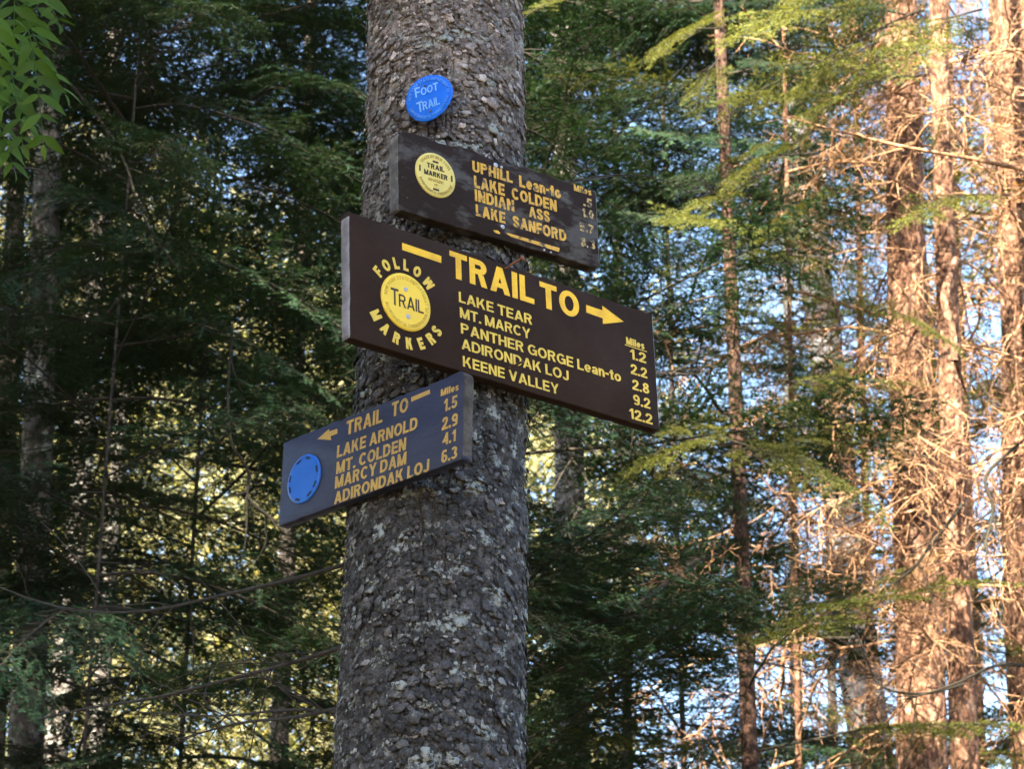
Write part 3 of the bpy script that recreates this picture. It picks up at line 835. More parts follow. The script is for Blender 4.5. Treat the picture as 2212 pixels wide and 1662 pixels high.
def lift(p):
    q = bend(p); return Vector((q.x, q.y, q.z + .0005))
put_text(s4, "F", -.0200, .0062, .0080, .0165, 0, D_LBLUE, z=.0021, bold=.15, warp=lift)
put_text(s4, "OOT", -.0110, .0068, .0275, .0135, 0, D_LBLUE, z=.0021, bold=.15, warp=lift)
put_text(s4, "T", -.0205, -.0185, .0100, .0165, 0, D_LBLUE, z=.0021, bold=.15, warp=lift)
put_text(s4, "RAIL", -.0110, -.0182, .0275, .0135, 0, D_LBLUE, z=.0021, bold=.15, warp=lift)
put_arc(s4, "NEW YORK STATE DEPARTMENT OF", 0, 0, .0310, .0048, 170, -5, D_LBLUE2, z=.0021, bold=.2, warp=lift)
put_arc(s4, "ENVIRONMENTAL CONSERVATION", 0, 0, .0310, .0048, 195, 345, D_LBLUE2, z=.0021, bold=.2, inside=True, warp=lift)
nail_head(s4, -.004, .0215, .0022, M_DRUST, -.002, .0035)
nail_head(s4, .0005, -.0240, .0022, M_DRUST, .000, .003)

# ------------------------------------------------------------------ boughs (shared meshes)
def curve_pts(p0, d, length, n, rg, droop=0., wob=.1, up=0.):
    """polyline that wanders and droops"""
    P = [np.array(p0, float)]
    d = np.array(d, float); d /= np.linalg.norm(d)
    st = length / (n - 1)
    for i in range(n - 1):
        d = d + rg.normal(0, wob, 3) * .5 + np.array([0, 0, -droop + up * i / n]) / (n - 1)
        d /= np.linalg.norm(d)
        P.append(P[-1] + d * st)
    return np.array(P)

def needles(segs, rg, spacing, nl, nw, radial=.0):
    """thin triangles along twig segments; segs (m,2,3)"""
    segs = np.asarray(segs)
    L = np.linalg.norm(segs[:, 1] - segs[:, 0], axis=1)
    cnt = np.maximum(1, (L / spacing * 2).astype(int))
    idx = np.repeat(np.arange(len(segs)), cnt)
    t = rg.random(len(idx))
    p = segs[idx, 0] + (segs[idx, 1] - segs[idx, 0]) * t[:, None]
    d = (segs[idx, 1] - segs[idx, 0]) / (L[idx, None] + 1e-9)
    s = np.cross(d, np.array([0, 0, 1.])); s /= np.linalg.norm(s, axis=1)[:, None] + 1e-6
    upv = np.cross(s, d)
    side = np.where(rg.random(len(idx)) < .5, -1., 1.)
    an = rg.normal(0, .25 + radial, len(idx)) + (radial > .3) * rg.uniform(-.2, 1.4, len(idx))
    nd = s * (side * np.cos(an))[:, None] + upv * np.sin(an)[:, None] + d * rg.uniform(.3, .95, len(idx))[:, None]
    nd /= np.linalg.norm(nd, axis=1)[:, None]
    ln = nl * rg.uniform(.65, 1.15, len(idx))
    hw = np.cross(nd, upv + .3 * rg.normal(size=p.shape)); hw /= np.linalg.norm(hw, axis=1)[:, None] + 1e-6
    a = p - hw * nw / 2; b = p + hw * nw / 2; c = p + nd * ln[:, None]
    V = np.stack([a, b, c], 1).reshape(-1, 3)
    F = np.arange(len(V)).reshape(-1, 3)
    return V, F

def live_bough(name, seed, L=1.25, spread=.42, sec=.034, ter=.026, droop=.35, nl=.018, nw=.0046, nsp=.0072, radial=0., bare=.12, mat=None, wood=None, hang=.15):
    rg = np.random.default_rng(seed)
    T = Tubes(); segs = []
    ax = curve_pts((0, 0, 0), (1, 0, .28), L, 16, rg, droop, .10)
    T.add(ax, np.linspace(.0062, .0012, 16) * (L / 1.25), 5)
    tl = np.linspace(0, 1, 16)
    def at(P, t):
        k = t * (len(P) - 1); i = min(int(k), len(P) - 2); return P[i] + (P[i + 1] - P[i]) * (k - i), (P[i + 1] - P[i])
    def seg_add(P, t0=0.):
        i0 = int(t0 * (len(P) - 1))
        for i in range(i0, len(P) - 1): segs.append((P[i], P[i + 1]))
    seg_add(ax, .55)
    t = bare * .6; sd = 1
    while t < .985:
        p, d = at(ax, t)
        d = d / np.linalg.norm(d); s = np.cross(np.array([0, 0, 1.]), d); s /= np.linalg.norm(s)
        ls = L * spread * ((1 - t) ** .75 * min(1, .35 + t * 2.2) + .05) * rg.uniform(.55, 1.12)
        an = rad(rg.uniform(42, 66))
        dd = d * math.cos(an) + sd * s * math.sin(an) + np.array([0, 0, rg.uniform(-.12, .18)])
        n_ = max(4, int(ls / .05) + 2)
        P = curve_pts(p, dd, ls, n_, rg, hang + droop * .3, .13)
        T.add(P, np.linspace(.0018, .0007, n_), 3)
        seg_add(P, .15 if t > bare else .6)
        tt = .12; s2 = 1
        while tt < .97 and ls > .06:
            q, e = at(P, tt)
            if rg.random() > .10 and (t > bare or tt > .55):
                e = e / np.linalg.norm(e); r2 = np.cross(np.array([0, 0, 1.]), e); r2 /= np.linalg.norm(r2) + 1e-9
                lt = min(.115, ls * .42) * (1 - tt * .55) * rg.uniform(.5, 1.1)
                a2 = rad(rg.uniform(40, 62))
                P2 = curve_pts(q, e * math.cos(a2) + s2 * r2 * math.sin(a2) + np.array([0, 0, rg.uniform(-.2, .12)]), lt, 4, rg, hang, .12)
                T.add(P2, np.array([.0011, .001, .0009, .0007]), 3)
                seg_add(P2)
            tt += ter / ls * rg.uniform(.7, 1.35); s2 = -s2
        t += sec / L * rg.uniform(.55, 1.5) * .62; sd = -sd
    TV, TF = T.arrays()
    NV, NF = needles(np.array(segs), rg, nsp, nl, nw, radial)
    return mesh_np(name, np.concatenate([TV, NV]), [TF, NF + len(TV)], [wood or BWOOD, mat or NEEDLE], [0, 1], smooth=[True, False])

def dead_bough(name, seed, L=1.1, mat=None, nsec=22, curl=.5, fine=1.0, thick=.0075):
    rg = np.random.default_rng(seed)
    T = Tubes()
    ax = curve_pts((0, 0, 0), (1, 0, .05), L, 18, rg, .25, .22)
    T.add(ax, np.linspace(thick, .0015, 18), 6)
    def sub(P, t):
        k = t * (len(P) - 1); i = min(int(k), len(P) - 2); return P[i] + (P[i + 1] - P[i]) * (k - i), (P[i + 1] - P[i])
    for i in range(nsec):
        t = rg.uniform(.12, .98)
        p, d = sub(ax, t); d = d / np.linalg.norm(d)
        r3 = rg.normal(size=3); r3 -= d * (r3 @ d); r3 /= np.linalg.norm(r3)
        r3[2] *= .55
        ls = L * rg.uniform(.12, .42) * (1.1 - t * .6)
        n_ = 9
        P = curve_pts(p, d * rg.uniform(.3, .9) + r3, ls, n_, rg, rg.uniform(-.3, 1.0) * curl, .30 * curl)
        T.add(P, np.linspace(.0036, .0018, n_) * rg.uniform(.8, 1.2), 4)
        for j in range(int(rg.integers(2, 6) * fine)):
            q, e = sub(P, rg.uniform(.15, 1)); e = e / np.linalg.norm(e)
            r4 = rg.normal(size=3); r4 -= e * (r4 @ e); r4 /= np.linalg.norm(r4)
            lt = rg.uniform(.03, .14)
            P2 = curve_pts(q, e * .6 + r4, lt, 6, rg, rg.uniform(-.2, 1.4) * curl, .4 * curl)
            T.add(P2, np.linspace(.0023, .0014, 6), 3)
            for m_ in range(int(rg.integers(0, 2) * fine)):
                q2, e2_ = sub(P2, rg.uniform(.2, 1)); e2_ = e2_ / np.linalg.norm(e2_)
                r5 = rg.normal(size=3); r5 /= np.linalg.norm(r5)
                P3 = curve_pts(q2, e2_ * .5 + r5, rg.uniform(.015, .06), 4, rg, .5 * curl, .4 * curl)
                T.add(P3, np.linspace(.0016, .0011, 4), 3)
    V, F = T.arrays()
    return mesh_np(name, V, [F], [mat or DEADW], smooth=True)

HEM = [live_bough("bough", 100 + i, 1.25, .42 + .05 * (i % 2), droop=.25 + .18 * i, mat=NEEDLE) for i in range(4)]
FIR = [live_bough("bough", 200 + i, 1.15, .36, .040, .030, droop=.1 + .3 * i, nl=.019, nw=.0038, nsp=.0064, radial=.35, mat=OLIVE, bare=.3) for i in range(3)]
SPRUCE_DK = [live_bough("bough", 300 + i, 1.15, .34, .042, .032, droop=.2 + .3 * i, nl=.018, nw=.0040, nsp=.0068, radial=.35, mat=NEEDLE, bare=.35) for i in range(2)]
RUSTY = [live_bough("bough", 400, .8, .4, .05, .036, droop=.8, nl=.014, nsp=.0065, radial=.3, mat=RUST, bare=.3)]
DEAD = [dead_bough("dead_branch", 500 + i, 1.0 + .15 * i, DEADW, 15 + 3 * i, .45 + .2 * i) for i in range(4)]
DEAD_DK = [dead_bough("dead_branch", 520 + i, 1.2, TWIG, 14, .35, .7) for i in range(3)]

HEM_LO = [live_bough("bough", 600 + i, 1.25, .46, .060, .050, droop=.25 + .2 * i, nl=.024, nw=.0075, nsp=.0125, mat=NEEDLE) for i in range(3)]
FIR_LO = [live_bough("bough", 620 + i, 1.25, .42, .065, .055, droop=.2 + .3 * i, nl=.026, nw=.0080, nsp=.0130, radial=.35, mat=OLIVE) for i in range(2)]

def leaf_clump(name, seed, n=5200, rx=1.7, rz=1.25, leaf=.075, mat=None):
    """broadleaf foliage: twig-end tufts of leaves spread through an uneven volume"""
    rg = np.random.default_rng(seed)
    nt_ = n // 26
    q = rg.normal(size=(nt_, 3)); q /= np.linalg.norm(q, axis=1)[:, None]
    rr = rg.uniform(.25, 1, nt_) ** .45
    lob = 1 + .28 * smooth_noise(rg, q * 2.2, 4, .9)
    c = q * (rr * lob)[:, None] * np.array([rx, rx, rz])
    idx = np.repeat(np.arange(nt_), 26)
    p = c[idx] + rg.normal(0, .13, (len(idx), 3)) * np.array([1.3, 1.3, .55])
    d = rg.normal(size=p.shape); d[:, 2] = d[:, 2] * .5 - .35; d /= np.linalg.norm(d, axis=1)[:, None]
    w_ = np.cross(d, rg.normal(size=p.shape)); w_ /= np.linalg.norm(w_, axis=1)[:, None]
    ll = leaf * rg.uniform(.6, 1.25, len(p))[:, None]
    V = np.stack([p, p + d * ll * .5 + w_ * ll * .36, p + d * ll, p + d * ll * .5 - w_ * ll * .36], 1).reshape(-1, 3)
    return mesh_np(name, V, [np.arange(len(V)).reshape(-1, 4)], [mat or BROAD], smooth=False)
CLUMP = [leaf_clump("foliage", 700 + i) for i in range(4)]

def bare_branch(tree, pts, r0, r1, mat, part="dead_branch", seed=0, twigs=0):
    """pts: (vx, vy, Y) along the branch"""
    P = np.array([list(W(*q) - tree.location) for q in pts])
    P = np.array(_cr([tuple(x) for x in P], 5))
    T = Tubes()
    T.add(P, np.linspace(r0, r1, len(P)), 7)
    rg = np.random.default_rng(seed)
    for i in range(twigs):
        k = rg.integers(1, len(P) - 1)
        d = P[k] - P[k - 1]; d /= np.linalg.norm(d)
        r3 = rg.normal(size=3); r3 /= np.linalg.norm(r3)
        Q = curve_pts(P[k], d + r3 * .9, rg.uniform(.08, .3), 7, rg, .3, .25)
        T.add(Q, np.linspace(r1 * .9, .0007, 7), 4)
    V, F = T.arrays()
    return link(part, mesh_np(part, V, [F], [mat], smooth=True), tree)

def broadleaf(label, x, y, H, r, seed, group=None, bark=None, z0=.38, spread=2.2, nc=9, s=(1., 1.5)):
    rg = random.Random(seed)
    g0 = -.12
    T = empty("broadleaf_tree", (x, y, g0))
    tag(T, label, "tree", group)
    path = [(z, .15 * math.sin(z * .4 + seed), 0, max(.02, r * (1 - z / H) ** .8)) for z in np.linspace(-.1, H, 24)]
    link("trunk", trunk_mesh("trunk", path, seed, bark or BARK_GREY, 14, .12, .03), T)
    for i in range(nc):
        z = H * (z0 + (1.02 - z0) * (i + rg.random() * .8) / nc)
        a = i * 2.4 + rg.uniform(-.5, .5)
        d = spread * rg.uniform(.3, 1.) * (1.15 - .75 * (z / H) ** 3)
        link("foliage", rg.choice(CLUMP), T, Matrix.Translation((math.cos(a) * d, math.sin(a) * d, z)) @ Matrix.Rotation(rg.uniform(0, 6.3), 4, 'Z') @ Matrix.Scale(rg.uniform(*s), 4))
        Tb = Tubes()
        Tb.add(curve_pts((0, 0, z - d * .7), (math.cos(a) * d, math.sin(a) * d, d * .7), d * 1.25, 8, np.random.default_rng(seed * 50 + i), 0, .1), np.linspace(r * .3, .012, 8), 6)
        V, F = Tb.arrays()
        link("limb", mesh_np("limb", V, [F], [bark or BARK_GREY], smooth=True), T)
    return T

def bough_matrix(p, az, pitch=0., roll=0., s=1., sy=1.):
    return Matrix.Translation(p) @ Matrix.Rotation(az, 4, 'Z') @ Matrix.Rotation(-pitch, 4, 'Y') @ Matrix.Rotation(roll, 4, 'X') @ Matrix.Diagonal((s, s * sy, s, 1))

def aim_matrix(p0, p1, L, roll=0.):
    d = Vector(p1) - Vector(p0)
    az = math.atan2(d.y, d.x); pt = math.atan2(d.z, math.hypot(d.x, d.y))
    return bough_matrix(Vector(p0), az, pt, roll, d.length / L)

def trunk_mesh(name, path, seed, mat, cols=18, dz=.05, rough=.03, zr=None):
    """path: list of (z, x, y, r)"""
    A = np.array(path, float)
    zs = np.arange(A[0, 0], A[-1, 0], dz) if zr is None else np.concatenate([np.arange(A[0, 0], zr[0], .3), np.arange(zr[0], zr[1], dz), np.arange(zr[1], A[-1, 0], .3)])
    th = np.arange(cols) * 2 * PI / cols
    ZZ, TT = np.meshgrid(zs, th, indexing='ij')
    rg = np.random.default_rng(seed)
    r = np.interp(ZZ, A[:, 0], A[:, 3])
    q = np.stack([np.cos(TT) * 2, np.sin(TT) * 2, ZZ * 6], -1)
    wob = smooth_noise(rg, q, 4, .6) * .6 + smooth_noise(rg, q * 3.5, 3, 1.0) * .5 + rg.normal(0, .5, ZZ.shape)
    r = r * (1 + rough * wob)
    wx = .25 * smooth_noise(rg, zs[:, None] * .5, 3, .6) * np.interp(zs, A[:, 0], A[:, 3])
    x = np.interp(ZZ, A[:, 0], A[:, 1]) + wx[:, None]; y = np.interp(ZZ, A[:, 0], A[:, 2])
    V = np.stack([x + r * np.cos(TT), y + r * np.sin(TT), ZZ], -1).reshape(-1, 3)
    m_ = len(zs)
    I, J = np.meshgrid(np.arange(m_ - 1), np.arange(cols), indexing='ij')
    a = I * cols + J; b = I * cols + (J + 1) % cols
    F = np.stack([a, b, b + cols, a + cols], -1).reshape(-1, 4)
    return mesh_np(name, V, [F], [mat], smooth=True)

SH = Vector((SUNV.x, SUNV.y, 0)).normalized()
TANEL = math.tan(SUN_EL)
SUNA = math.atan2(SUNV.y, SUNV.x)
def in_glade(x, y, z, lo=3.9, hi=7.8):
    """the open gap in the canopy through which the low sun falls on the right hand trees"""
    u_ = -SH.y * x + SH.x * y
    if not (-2.5 < u_ < -.6) or y > 9: return False
    k = (9 - y) / -SH.y * TANEL
    return lo + k < z < hi + k

def conifer(label, v, Y, px, bark, kinds, n=40, blen=(.8, 1.5), H=None, lean=(0, 0), seed=1, zpad=(1.2, 1.6), below=0, above=14, group=None, name="conifer_tree", glade=.9, sunside=0., az=None, pitch=(-.25, .15), zfix=None, xy=None, cat="tree"):
    """kinds: list of (mesh list, weight, part name). v: where the trunk crosses the picture."""
    rg = random.Random(seed)
    P = W(v[0], v[1], Y) if xy is None else Vector((xy[0], xy[1], xy[2]))
    dist = (P - Vector((0, 0, CAMZ))).length
    H = H or P.z * 1.9 + 5
    rref = px / 2 * dist / FPX if xy is None else px
    g0 = -.12 + float(ground_h(P.x, P.y))
    bx, by = P.x - lean[0] * (P.z - g0), P.y - lean[1] * (P.z - g0)
    def ctr(z): return bx + lean[0] * (z - g0), by + lean[1] * (z - g0)
    def rad_(z): return max(.004, rref * ((H - z) / (H - P.z)) ** .9)
    T = empty(name, (bx, by, g0))
    tag(T, label, cat, group)
    path = []
    for z in np.linspace(g0 - .1, H, 30):
        x, y = ctr(z); r = rad_(z) * (1 + .5 * math.exp(-(z - g0) * 2.5))
        path.append((z - g0, x - bx, y - by, r))
    zlo = 1.55 + .26 * Y - zpad[0]; zhi = 1.55 + .66 * Y + zpad[1]
    if zfix: zlo, zhi = zfix
    zlo = max(.8, zlo); zhi = min(H - .5, zhi)
    link("trunk", trunk_mesh("trunk", path, seed, bark, 22 if px > 30 else 14, .035 if Y < 14 else .06, .03, (zlo - g0, zhi - g0)), T)
    wts = [k[1] for k in kinds]
    spots = [zlo + (zhi - zlo) * (i + rg.random()) / n for i in range(n)]
    spots += [zhi + (H - .3 - zhi) * (i + rg.random()) / max(1, above) for i in range(above)]
    spots += [max(1., zlo * .3) + (zlo - max(1., zlo * .3)) * (i + rg.random()) / max(1, below) for i in range(below)]
    a0 = rg.uniform(0, 6.28)
    for i, z in enumerate(spots):
        ms, _, pn = rg.choices(kinds, wts)[0] if i < n else (HEM_LO, 1, "bough")
        me = rg.choice(ms)
        aa = a0 + i * 2.39996 + rg.uniform(-.5, .5)
        if az is not None: aa = rg.uniform(*az)
        x, y = ctr(z)
        taper = min(1., max(.25, (H - z) / (H * .45)))
        L = rg.uniform(*blen) * taper
        s = L / 1.2 * (1.35 if i >= n else 1.)
        if math.cos(aa - SUNA) > .35 and rg.random() < sunside: continue
        if rg.random() < glade and any(in_glade(x + math.cos(aa) * L * q, y + math.sin(aa) * L * q, z + .1) for q in (.3, .6, .95)): continue
        r = rad_(z) * .7
        M_ = bough_matrix(Vector((x - bx + math.cos(aa) * r, y - by + math.sin(aa) * r, z - g0)), aa, rg.uniform(*pitch), rg.uniform(-.3, .3), s, rg.choice((-1, 1)) * rg.uniform(.85, 1.15))
        link(pn, me, T, M_)
    return T

def add_bough(tree, me, L, p0, p1, roll=0., part="bough"):
    off = tree.location
    return link(part, me, tree, aim_matrix(Vector(p0) - off, Vector(p1) - off, L, roll))

# ------------------------------------------------------------------ the trees
kH = [(HEM, 1, "bough")]
kHd = [(HEM, 5, "bough"), (DEAD_DK, 1, "dead_branch")]
kHl = [(HEM_LO, 1, "bough")]
kHld = [(HEM_LO, 6, "bough"), (DEAD_DK, 1, "dead_branch")]
kS = [(SPRUCE_DK, 3, "bough"), (DEAD_DK, 1, "dead_branch")]
kF = [(FIR, 3, "bough"), (DEAD, 2, "dead_branch")]
kFl = [(FIR_LO, 3, "bough"), (DEAD, 1, "dead_branch")]
kD = [(DEAD, 8, "dead_branch"), (FIR, 1., "bough"), (RUSTY, 1.3, "bough")]

# left side, in the shade
conifer("grey lichened trunk in shade behind the green leaflets at left edge", (102, 500), 7.9, 58, BARK_GREY, kHd, 30, (.7, 1.2), seed=11, lean=(-.05, 0))
conifer("thin grey trunk hugging the left edge of the picture", (28, 600), 9.6, 40, BARK_DARK, kHd, 24, (.7, 1.2), seed=12, lean=(-.05, 0))
conifer("slim pale trunk between two dark hemlocks, second from left edge", (215, 500), 16, 38, BARK_GREY, kHld, 20, (1., 1.8), seed=13)
conifer("thin far trunk just right of the slim pale trunk", (292, 500), 18, 26, BARK_GREY, kHld, 16, (1., 1.8), seed=14)
conifer("dim brown trunk under the blue disc sign", (623, 1250), 14, 36, BARK_DARK, kHld, 24, (1., 1.8), seed=15)
hA = conifer("dense dark hemlock filling the upper left of the picture", (440, 800), 8.6, 8, BARK_DARK, kH, 64, (1., 1.8), seed=16, name="hemlock_tree", above=34)
hB = conifer("dark hemlock with drooping sprays at lower left", (230, 1000), 7.4, 7, BARK_DARK, kH, 78, (.9, 1.4), seed=17, name="hemlock_tree", above=34)
hC = conifer("dark hemlock close behind the left side of the signpost trunk", (800, 800), 10.0, 14, BARK_DARK, kHd, 50, (1., 1.9), seed=18, name="hemlock_tree", above=24)
conifer("shaded hemlock at far left beyond the pale trunk", (-60, 900), 8.4, 18, BARK_DARK, kH, 36, (1., 1.6), seed=19, name="hemlock_tree")
# right of the signpost tree, still in the shade
hD = conifer("dark hemlock just right of the signpost trunk", (1085, 800), 7.6, 14, BARK_DARK, kHd, 80, (1.0, 1.55), seed=21, name="hemlock_tree", az=(-1.6, 1.5), glade=.97)
conifer("shaded grey trunk seen above the right end of the top sign", (1218, 320), 13, 52, BARK_GREY, kHld, 40, (1., 1.7), seed=22)
hE = conifer("dark conifer beyond the right end of the large sign", (1450, 800), 10.2, 10, BARK_DARK, [(SPRUCE_DK, 2, "bough"), (HEM, 3, "bough"), (FIR, 1, "bough"), (DEAD_DK, .6, "dead_branch")], 90, (1., 1.6), seed=23, above=44)
conifer("far hemlock filling the gap above the large sign", (1340, 800), 14.5, 16, BARK_DARK, kHl, 34, (1.3, 2.2), seed=36, name="hemlock_tree")
# right side, in the sun
r0 = conifer("slender young spruce with reddish bark right of the large sign", (1586, 800), 8.0, 30, BARK_SLIM, [(SPRUCE_DK, 2, "bough"), (FIR, 2, "bough"), (DEAD_DK, 3, "dead_branch")], 56, (.6, 1.2), seed=24, name="spruce_tree", glade=.5, above=6)
rA = conifer("sunlit red spruce trunk wrapped in dead twigs, left of the pair", (1965, 800), 9.0, 88, BARK_RED, kD, 92, (.6, 1.3), seed=25, name="spruce_tree", lean=(.045, 0), glade=0, above=0, sunside=.85)
rB = conifer("thinner sunlit reddish trunk, right of the pair at lower right", (2066, 1300), 8.3, 56, BARK_RED, kD, 48, (.5, 1.1), seed=26, name="spruce_tree", lean=(.05, 0), glade=0, above=0, sunside=.85)
rC = conifer("broad trunk cut off by the right edge of the picture", (2235, 800), 9.8, 150, BARK_RED, kD, 36, (.7, 1.2), seed=27, name="spruce_tree", lean=(.05, 0), glade=0, above=0, sunside=.85)
conifer("leaning smooth blue grey trunk behind the sunlit twigs", (1815, 1050), 14, 78, BARK_BEECH, kFl, 22, (.8, 1.5), seed=28, lean=(-.06, 0), name="conifer_tree")
conifer("narrow blue grey trunk left of the leaning smooth trunk", (1720, 1480), 18, 28, BARK_BEECH, kFl, 22, (1., 1.7), seed=29, name="conifer_tree", lean=(.03, 0))
conifer("very thin bright trunk at bottom between the two blue grey trunks", (1796, 1470), 16, 20, BARK_GREY, kFl, 20, (.9, 1.6), seed=30, lean=(.04, 0))
rF = conifer("yellow green fir with sunlit sprays along the top right", (1700, 400), 9.6, 9, BARK_RED, kF, 60, (.8, 1.5), seed=31, name="fir_tree", lean=(.03, 0), glade=0, above=0, sunside=.85)
conifer("half dead fir standing between and behind the pair of red trunks", (2075, 700), 12.5, 20, BARK_RED, [(DEAD, 4, "dead_branch"), (FIR_LO, 3, "bough"), (RUSTY, 2, "bough")], 70, (1., 1.8), seed=38, name="fir_tree", lean=(.04, 0), above=0)
conifer("brownish fir behind the broad trunk at the right edge", (2190, 900), 13.5, 24, BARK_RED, [(DEAD, 4, "dead_branch"), (FIR_LO, 3, "bough"), (RUSTY, 2, "bough")], 60, (1., 1.8), seed=39, name="fir_tree", lean=(.04, 0), above=0)
conifer("olive fir behind the tangle of sunlit dead twigs", (1860, 700), 12.0, 14, BARK_RED, [(DEAD, 3, "dead_branch"), (FIR_LO, 4, "bough"), (RUSTY, 1, "bough")], 56, (1., 1.7), seed=40, name="fir_tree", lean=(.04, 0), above=0)
conifer("sunlit fir far behind the pair of red trunks", (2010, 800), 15, 22, BARK_RED, kFl, 26, (1.1, 1.9), seed=37, name="fir_tree")

# trees beyond, crowns in the sun
rg = random.Random(77)
k_ = 0
for row, (yy, n_, H_) in enumerate([(25, 1, 15), (33, 2, 19), (42, 2, 24)]):
    for i in range(n_):
        half = .225 * yy + 3
        x_ = -half + 1.25 * half * (i + .5 + rg.uniform(-.3, .3)) / n_
        broadleaf("far sunlit leafy tree seen only through gaps in the nearer branches", x_, yy + rg.uniform(-2, 2), H_ * rg.uniform(.9, 1.1), .16, 900 + k_, "far leafy trees behind the conifers", nc=10, spread=2.4, s=(1., 1.5))
        k_ += 1

# unseen trees added beside and behind the trail to shade the signs and left side
def unseen_shade_tree(label, x, y, H, r, n, blen, seed, z0):
    return conifer(label, (0, 0), y, r, BARK_DARK, kHl, n, blen, H=H, seed=seed, xy=(x, y, 2.0), zfix=(z0, H - .6), above=6, name="hemlock_tree", group=None, pitch=(-.2, .2))
unseen_shade_tree("unseen hemlock added behind the viewer to shade the signs", -2.3, -2.3, 11.0, .10, 250, (1.2, 1.7), 51, 2.6)
unseen_shade_tree("second unseen hemlock added for shade behind the viewer, nearer the left side of the trail", -3.5, -1.2, 10.6, .10, 170, (1.2, 1.7), 55, 2.6)
unseen_shade_tree("tall unseen hemlock added for shade behind the viewer, furthest back on the left", -5.8, -3.0, 18, .14, 170, (1.3, 1.8), 56, 5.5)
unseen_shade_tree("unseen hemlock added for shade far behind the viewer, left of two close together", -5.2, -6.0, 15.2, .13, 190, (1.7, 2.4), 57, 6)
unseen_shade_tree("unseen hemlock added for shade far behind the viewer, right of two close together", -4.5, -6.2, 15.2, .13, 190, (1.7, 2.4), 58, 6)
unseen_shade_tree("tall unseen hemlock added for shade left of the trail, nearest to the viewer", -5.2, 1.0, 19, .14, 190, (1.6, 2.4), 52, 4.0)
unseen_shade_tree("tall unseen hemlock added for shade left of the trail, further on", -4.9, 4.0, 20, .15, 190, (1.6, 2.4), 53, 4.0)
unseen_shade_tree("tall unseen hemlock added for shade left of the trail, set back among others", -7.6, 2.0, 20, .15, 180, (1.6, 2.4), 54, 4.0)

# ------------------------------------------------------------------ single branches one can follow
# bare branches of the signpost tree reaching left, low in the picture
bare_branch(spruce, [(760, 1216, 3.10), (640, 1250, 3.2), (484, 1286, 3.35), (304, 1322, 3.55), (131, 1313, 3.8), (-40, 1255, 4.0)], .0034, .0012, TWIG, "branch", 1, 10)
bare_branch(spruce, [(745, 1398, 3.10), (640, 1430, 3.2), (500, 1468, 3.35), (340, 1508, 3.5), (187, 1532, 3.7), (60, 1560, 3.9)], .0038, .0012, TWIG, "branch", 2, 12)
bare_branch(spruce, [(740, 1530, 3.10), (640, 1550, 3.2), (511, 1565, 3.4), (380, 1600, 3.6)], .0034, .0012, TWIG, "branch", 3, 8)
bare_branch(spruce, [(735, 1540, 3.10), (620, 1535, 3.25), (470, 1548, 3.5), (300, 1540, 3.8)], .0026, .001, TWIG, "branch", 4, 6)
bare_branch(spruce, [(1135, 398, 3.15), (1230, 392, 3.3), (1330, 378, 3.5)], .0034, .0014, TWIG, "branch", 5, 5)
# dark winding stems among the hemlocks on the left
bare_branch(hB, [(134, 159, 7.2), (217, 260, 7.1), (267, 343, 7.0), (300, 444, 7.0), (332, 506, 6.9), (375, 570, 6.9)], .006, .003, BWOOD, "dead_branch", 6, 6)
bare_branch(hA, [(300, 0, 7.4), (318, 60, 7.4), (340, 110, 7.3), (420, 100, 7.4)], .008, .003, BWOOD, "dead_branch", 8, 3)
bare_branch(hA, [(90, 100, 7.2), (150, 113, 7.2), (270, 112, 7.2), (345, 126, 7.2)], .005, .003, BWOOD, "dead_branch", 9, 3)
bare_branch(hA, [(502, 700, 7.2), (493, 853, 7.2), (500, 954, 7.1), (535, 1016, 7.1), (538, 1077, 7.0), (600, 1130, 7.0)], .005, .005, BWOOD, "dead_branch", 10, 8)
bare_branch(hB, [(-20, 375, 6.5), (50, 363, 6.5), (95, 372, 6.5), (112, 400, 6.5)], .004, .003, BWOOD, "dead_branch", 11, 2)
# sunlit bare branch crossing the upper right, and others among the twigs
bare_branch(rC, [(2240, 372, 7.6), (2110, 345, 7.6), (1960, 318, 7.5), (1850, 292, 7.5), (1690, 250, 7.4)], .010, .003, DEADW, "dead_branch", 12, 14)
bare_branch(rA, [(1985, 420, 8.6), (1900, 370, 8.3), (1830, 335, 8.0)], .006, .003, DEADW, "dead_branch", 13, 8)
bare_branch(rB, [(2066, 560, 8.0), (2040, 640, 7.9), (2058, 720, 7.9), (2062, 780, 7.9)], .016, .014, BARK_RED, "dead_branch", 14, 3)
bare_branch(rC, [(2200, 960, 7.6), (2130, 1030, 7.6), (2145, 1100, 7.6), (2125, 1190, 7.6)], 0.0062, 0.0056, BWOOD, "dead_branch", 15, 4)
bare_branch(rA, [(2080, 1090, 7.8), (2010, 1180, 7.8), (1960, 1240, 7.8), (1870, 1290, 7.9), (1700, 1320, 8.2)], 0.0074, 0.0032, BWOOD, "dead_branch", 16, 12)
bare_branch(r0, [(1600, 1180, 8), (1500, 1215, 7.8), (1400, 1290, 7.6), (1290, 1350, 7.4), (1180, 1370, 7.2)], .014, .005, TWIG, "dead_branch", 17, 14)
bare_branch(r0, [(1605, 1290, 8), (1500, 1310, 7.8), (1400, 1330, 7.6), (1250, 1345, 7.4)], .010, .004, TWIG, "dead_branch", 18, 10)
bare_branch(r0, [(1620, 1370, 8), (1720, 1345, 7.9), (1830, 1338, 7.8), (1930, 1345, 7.7)], .007, .003, TWIG, "dead_branch", 19, 8)
bare_branch(rB, [(2080, 1480, 7.6), (1990, 1500, 7.6), (1900, 1480, 7.7), (1860, 1390, 7.7), (1830, 1330, 7.8)], 0.0062, 0.0032, BWOOD, "dead_branch", 20, 8)
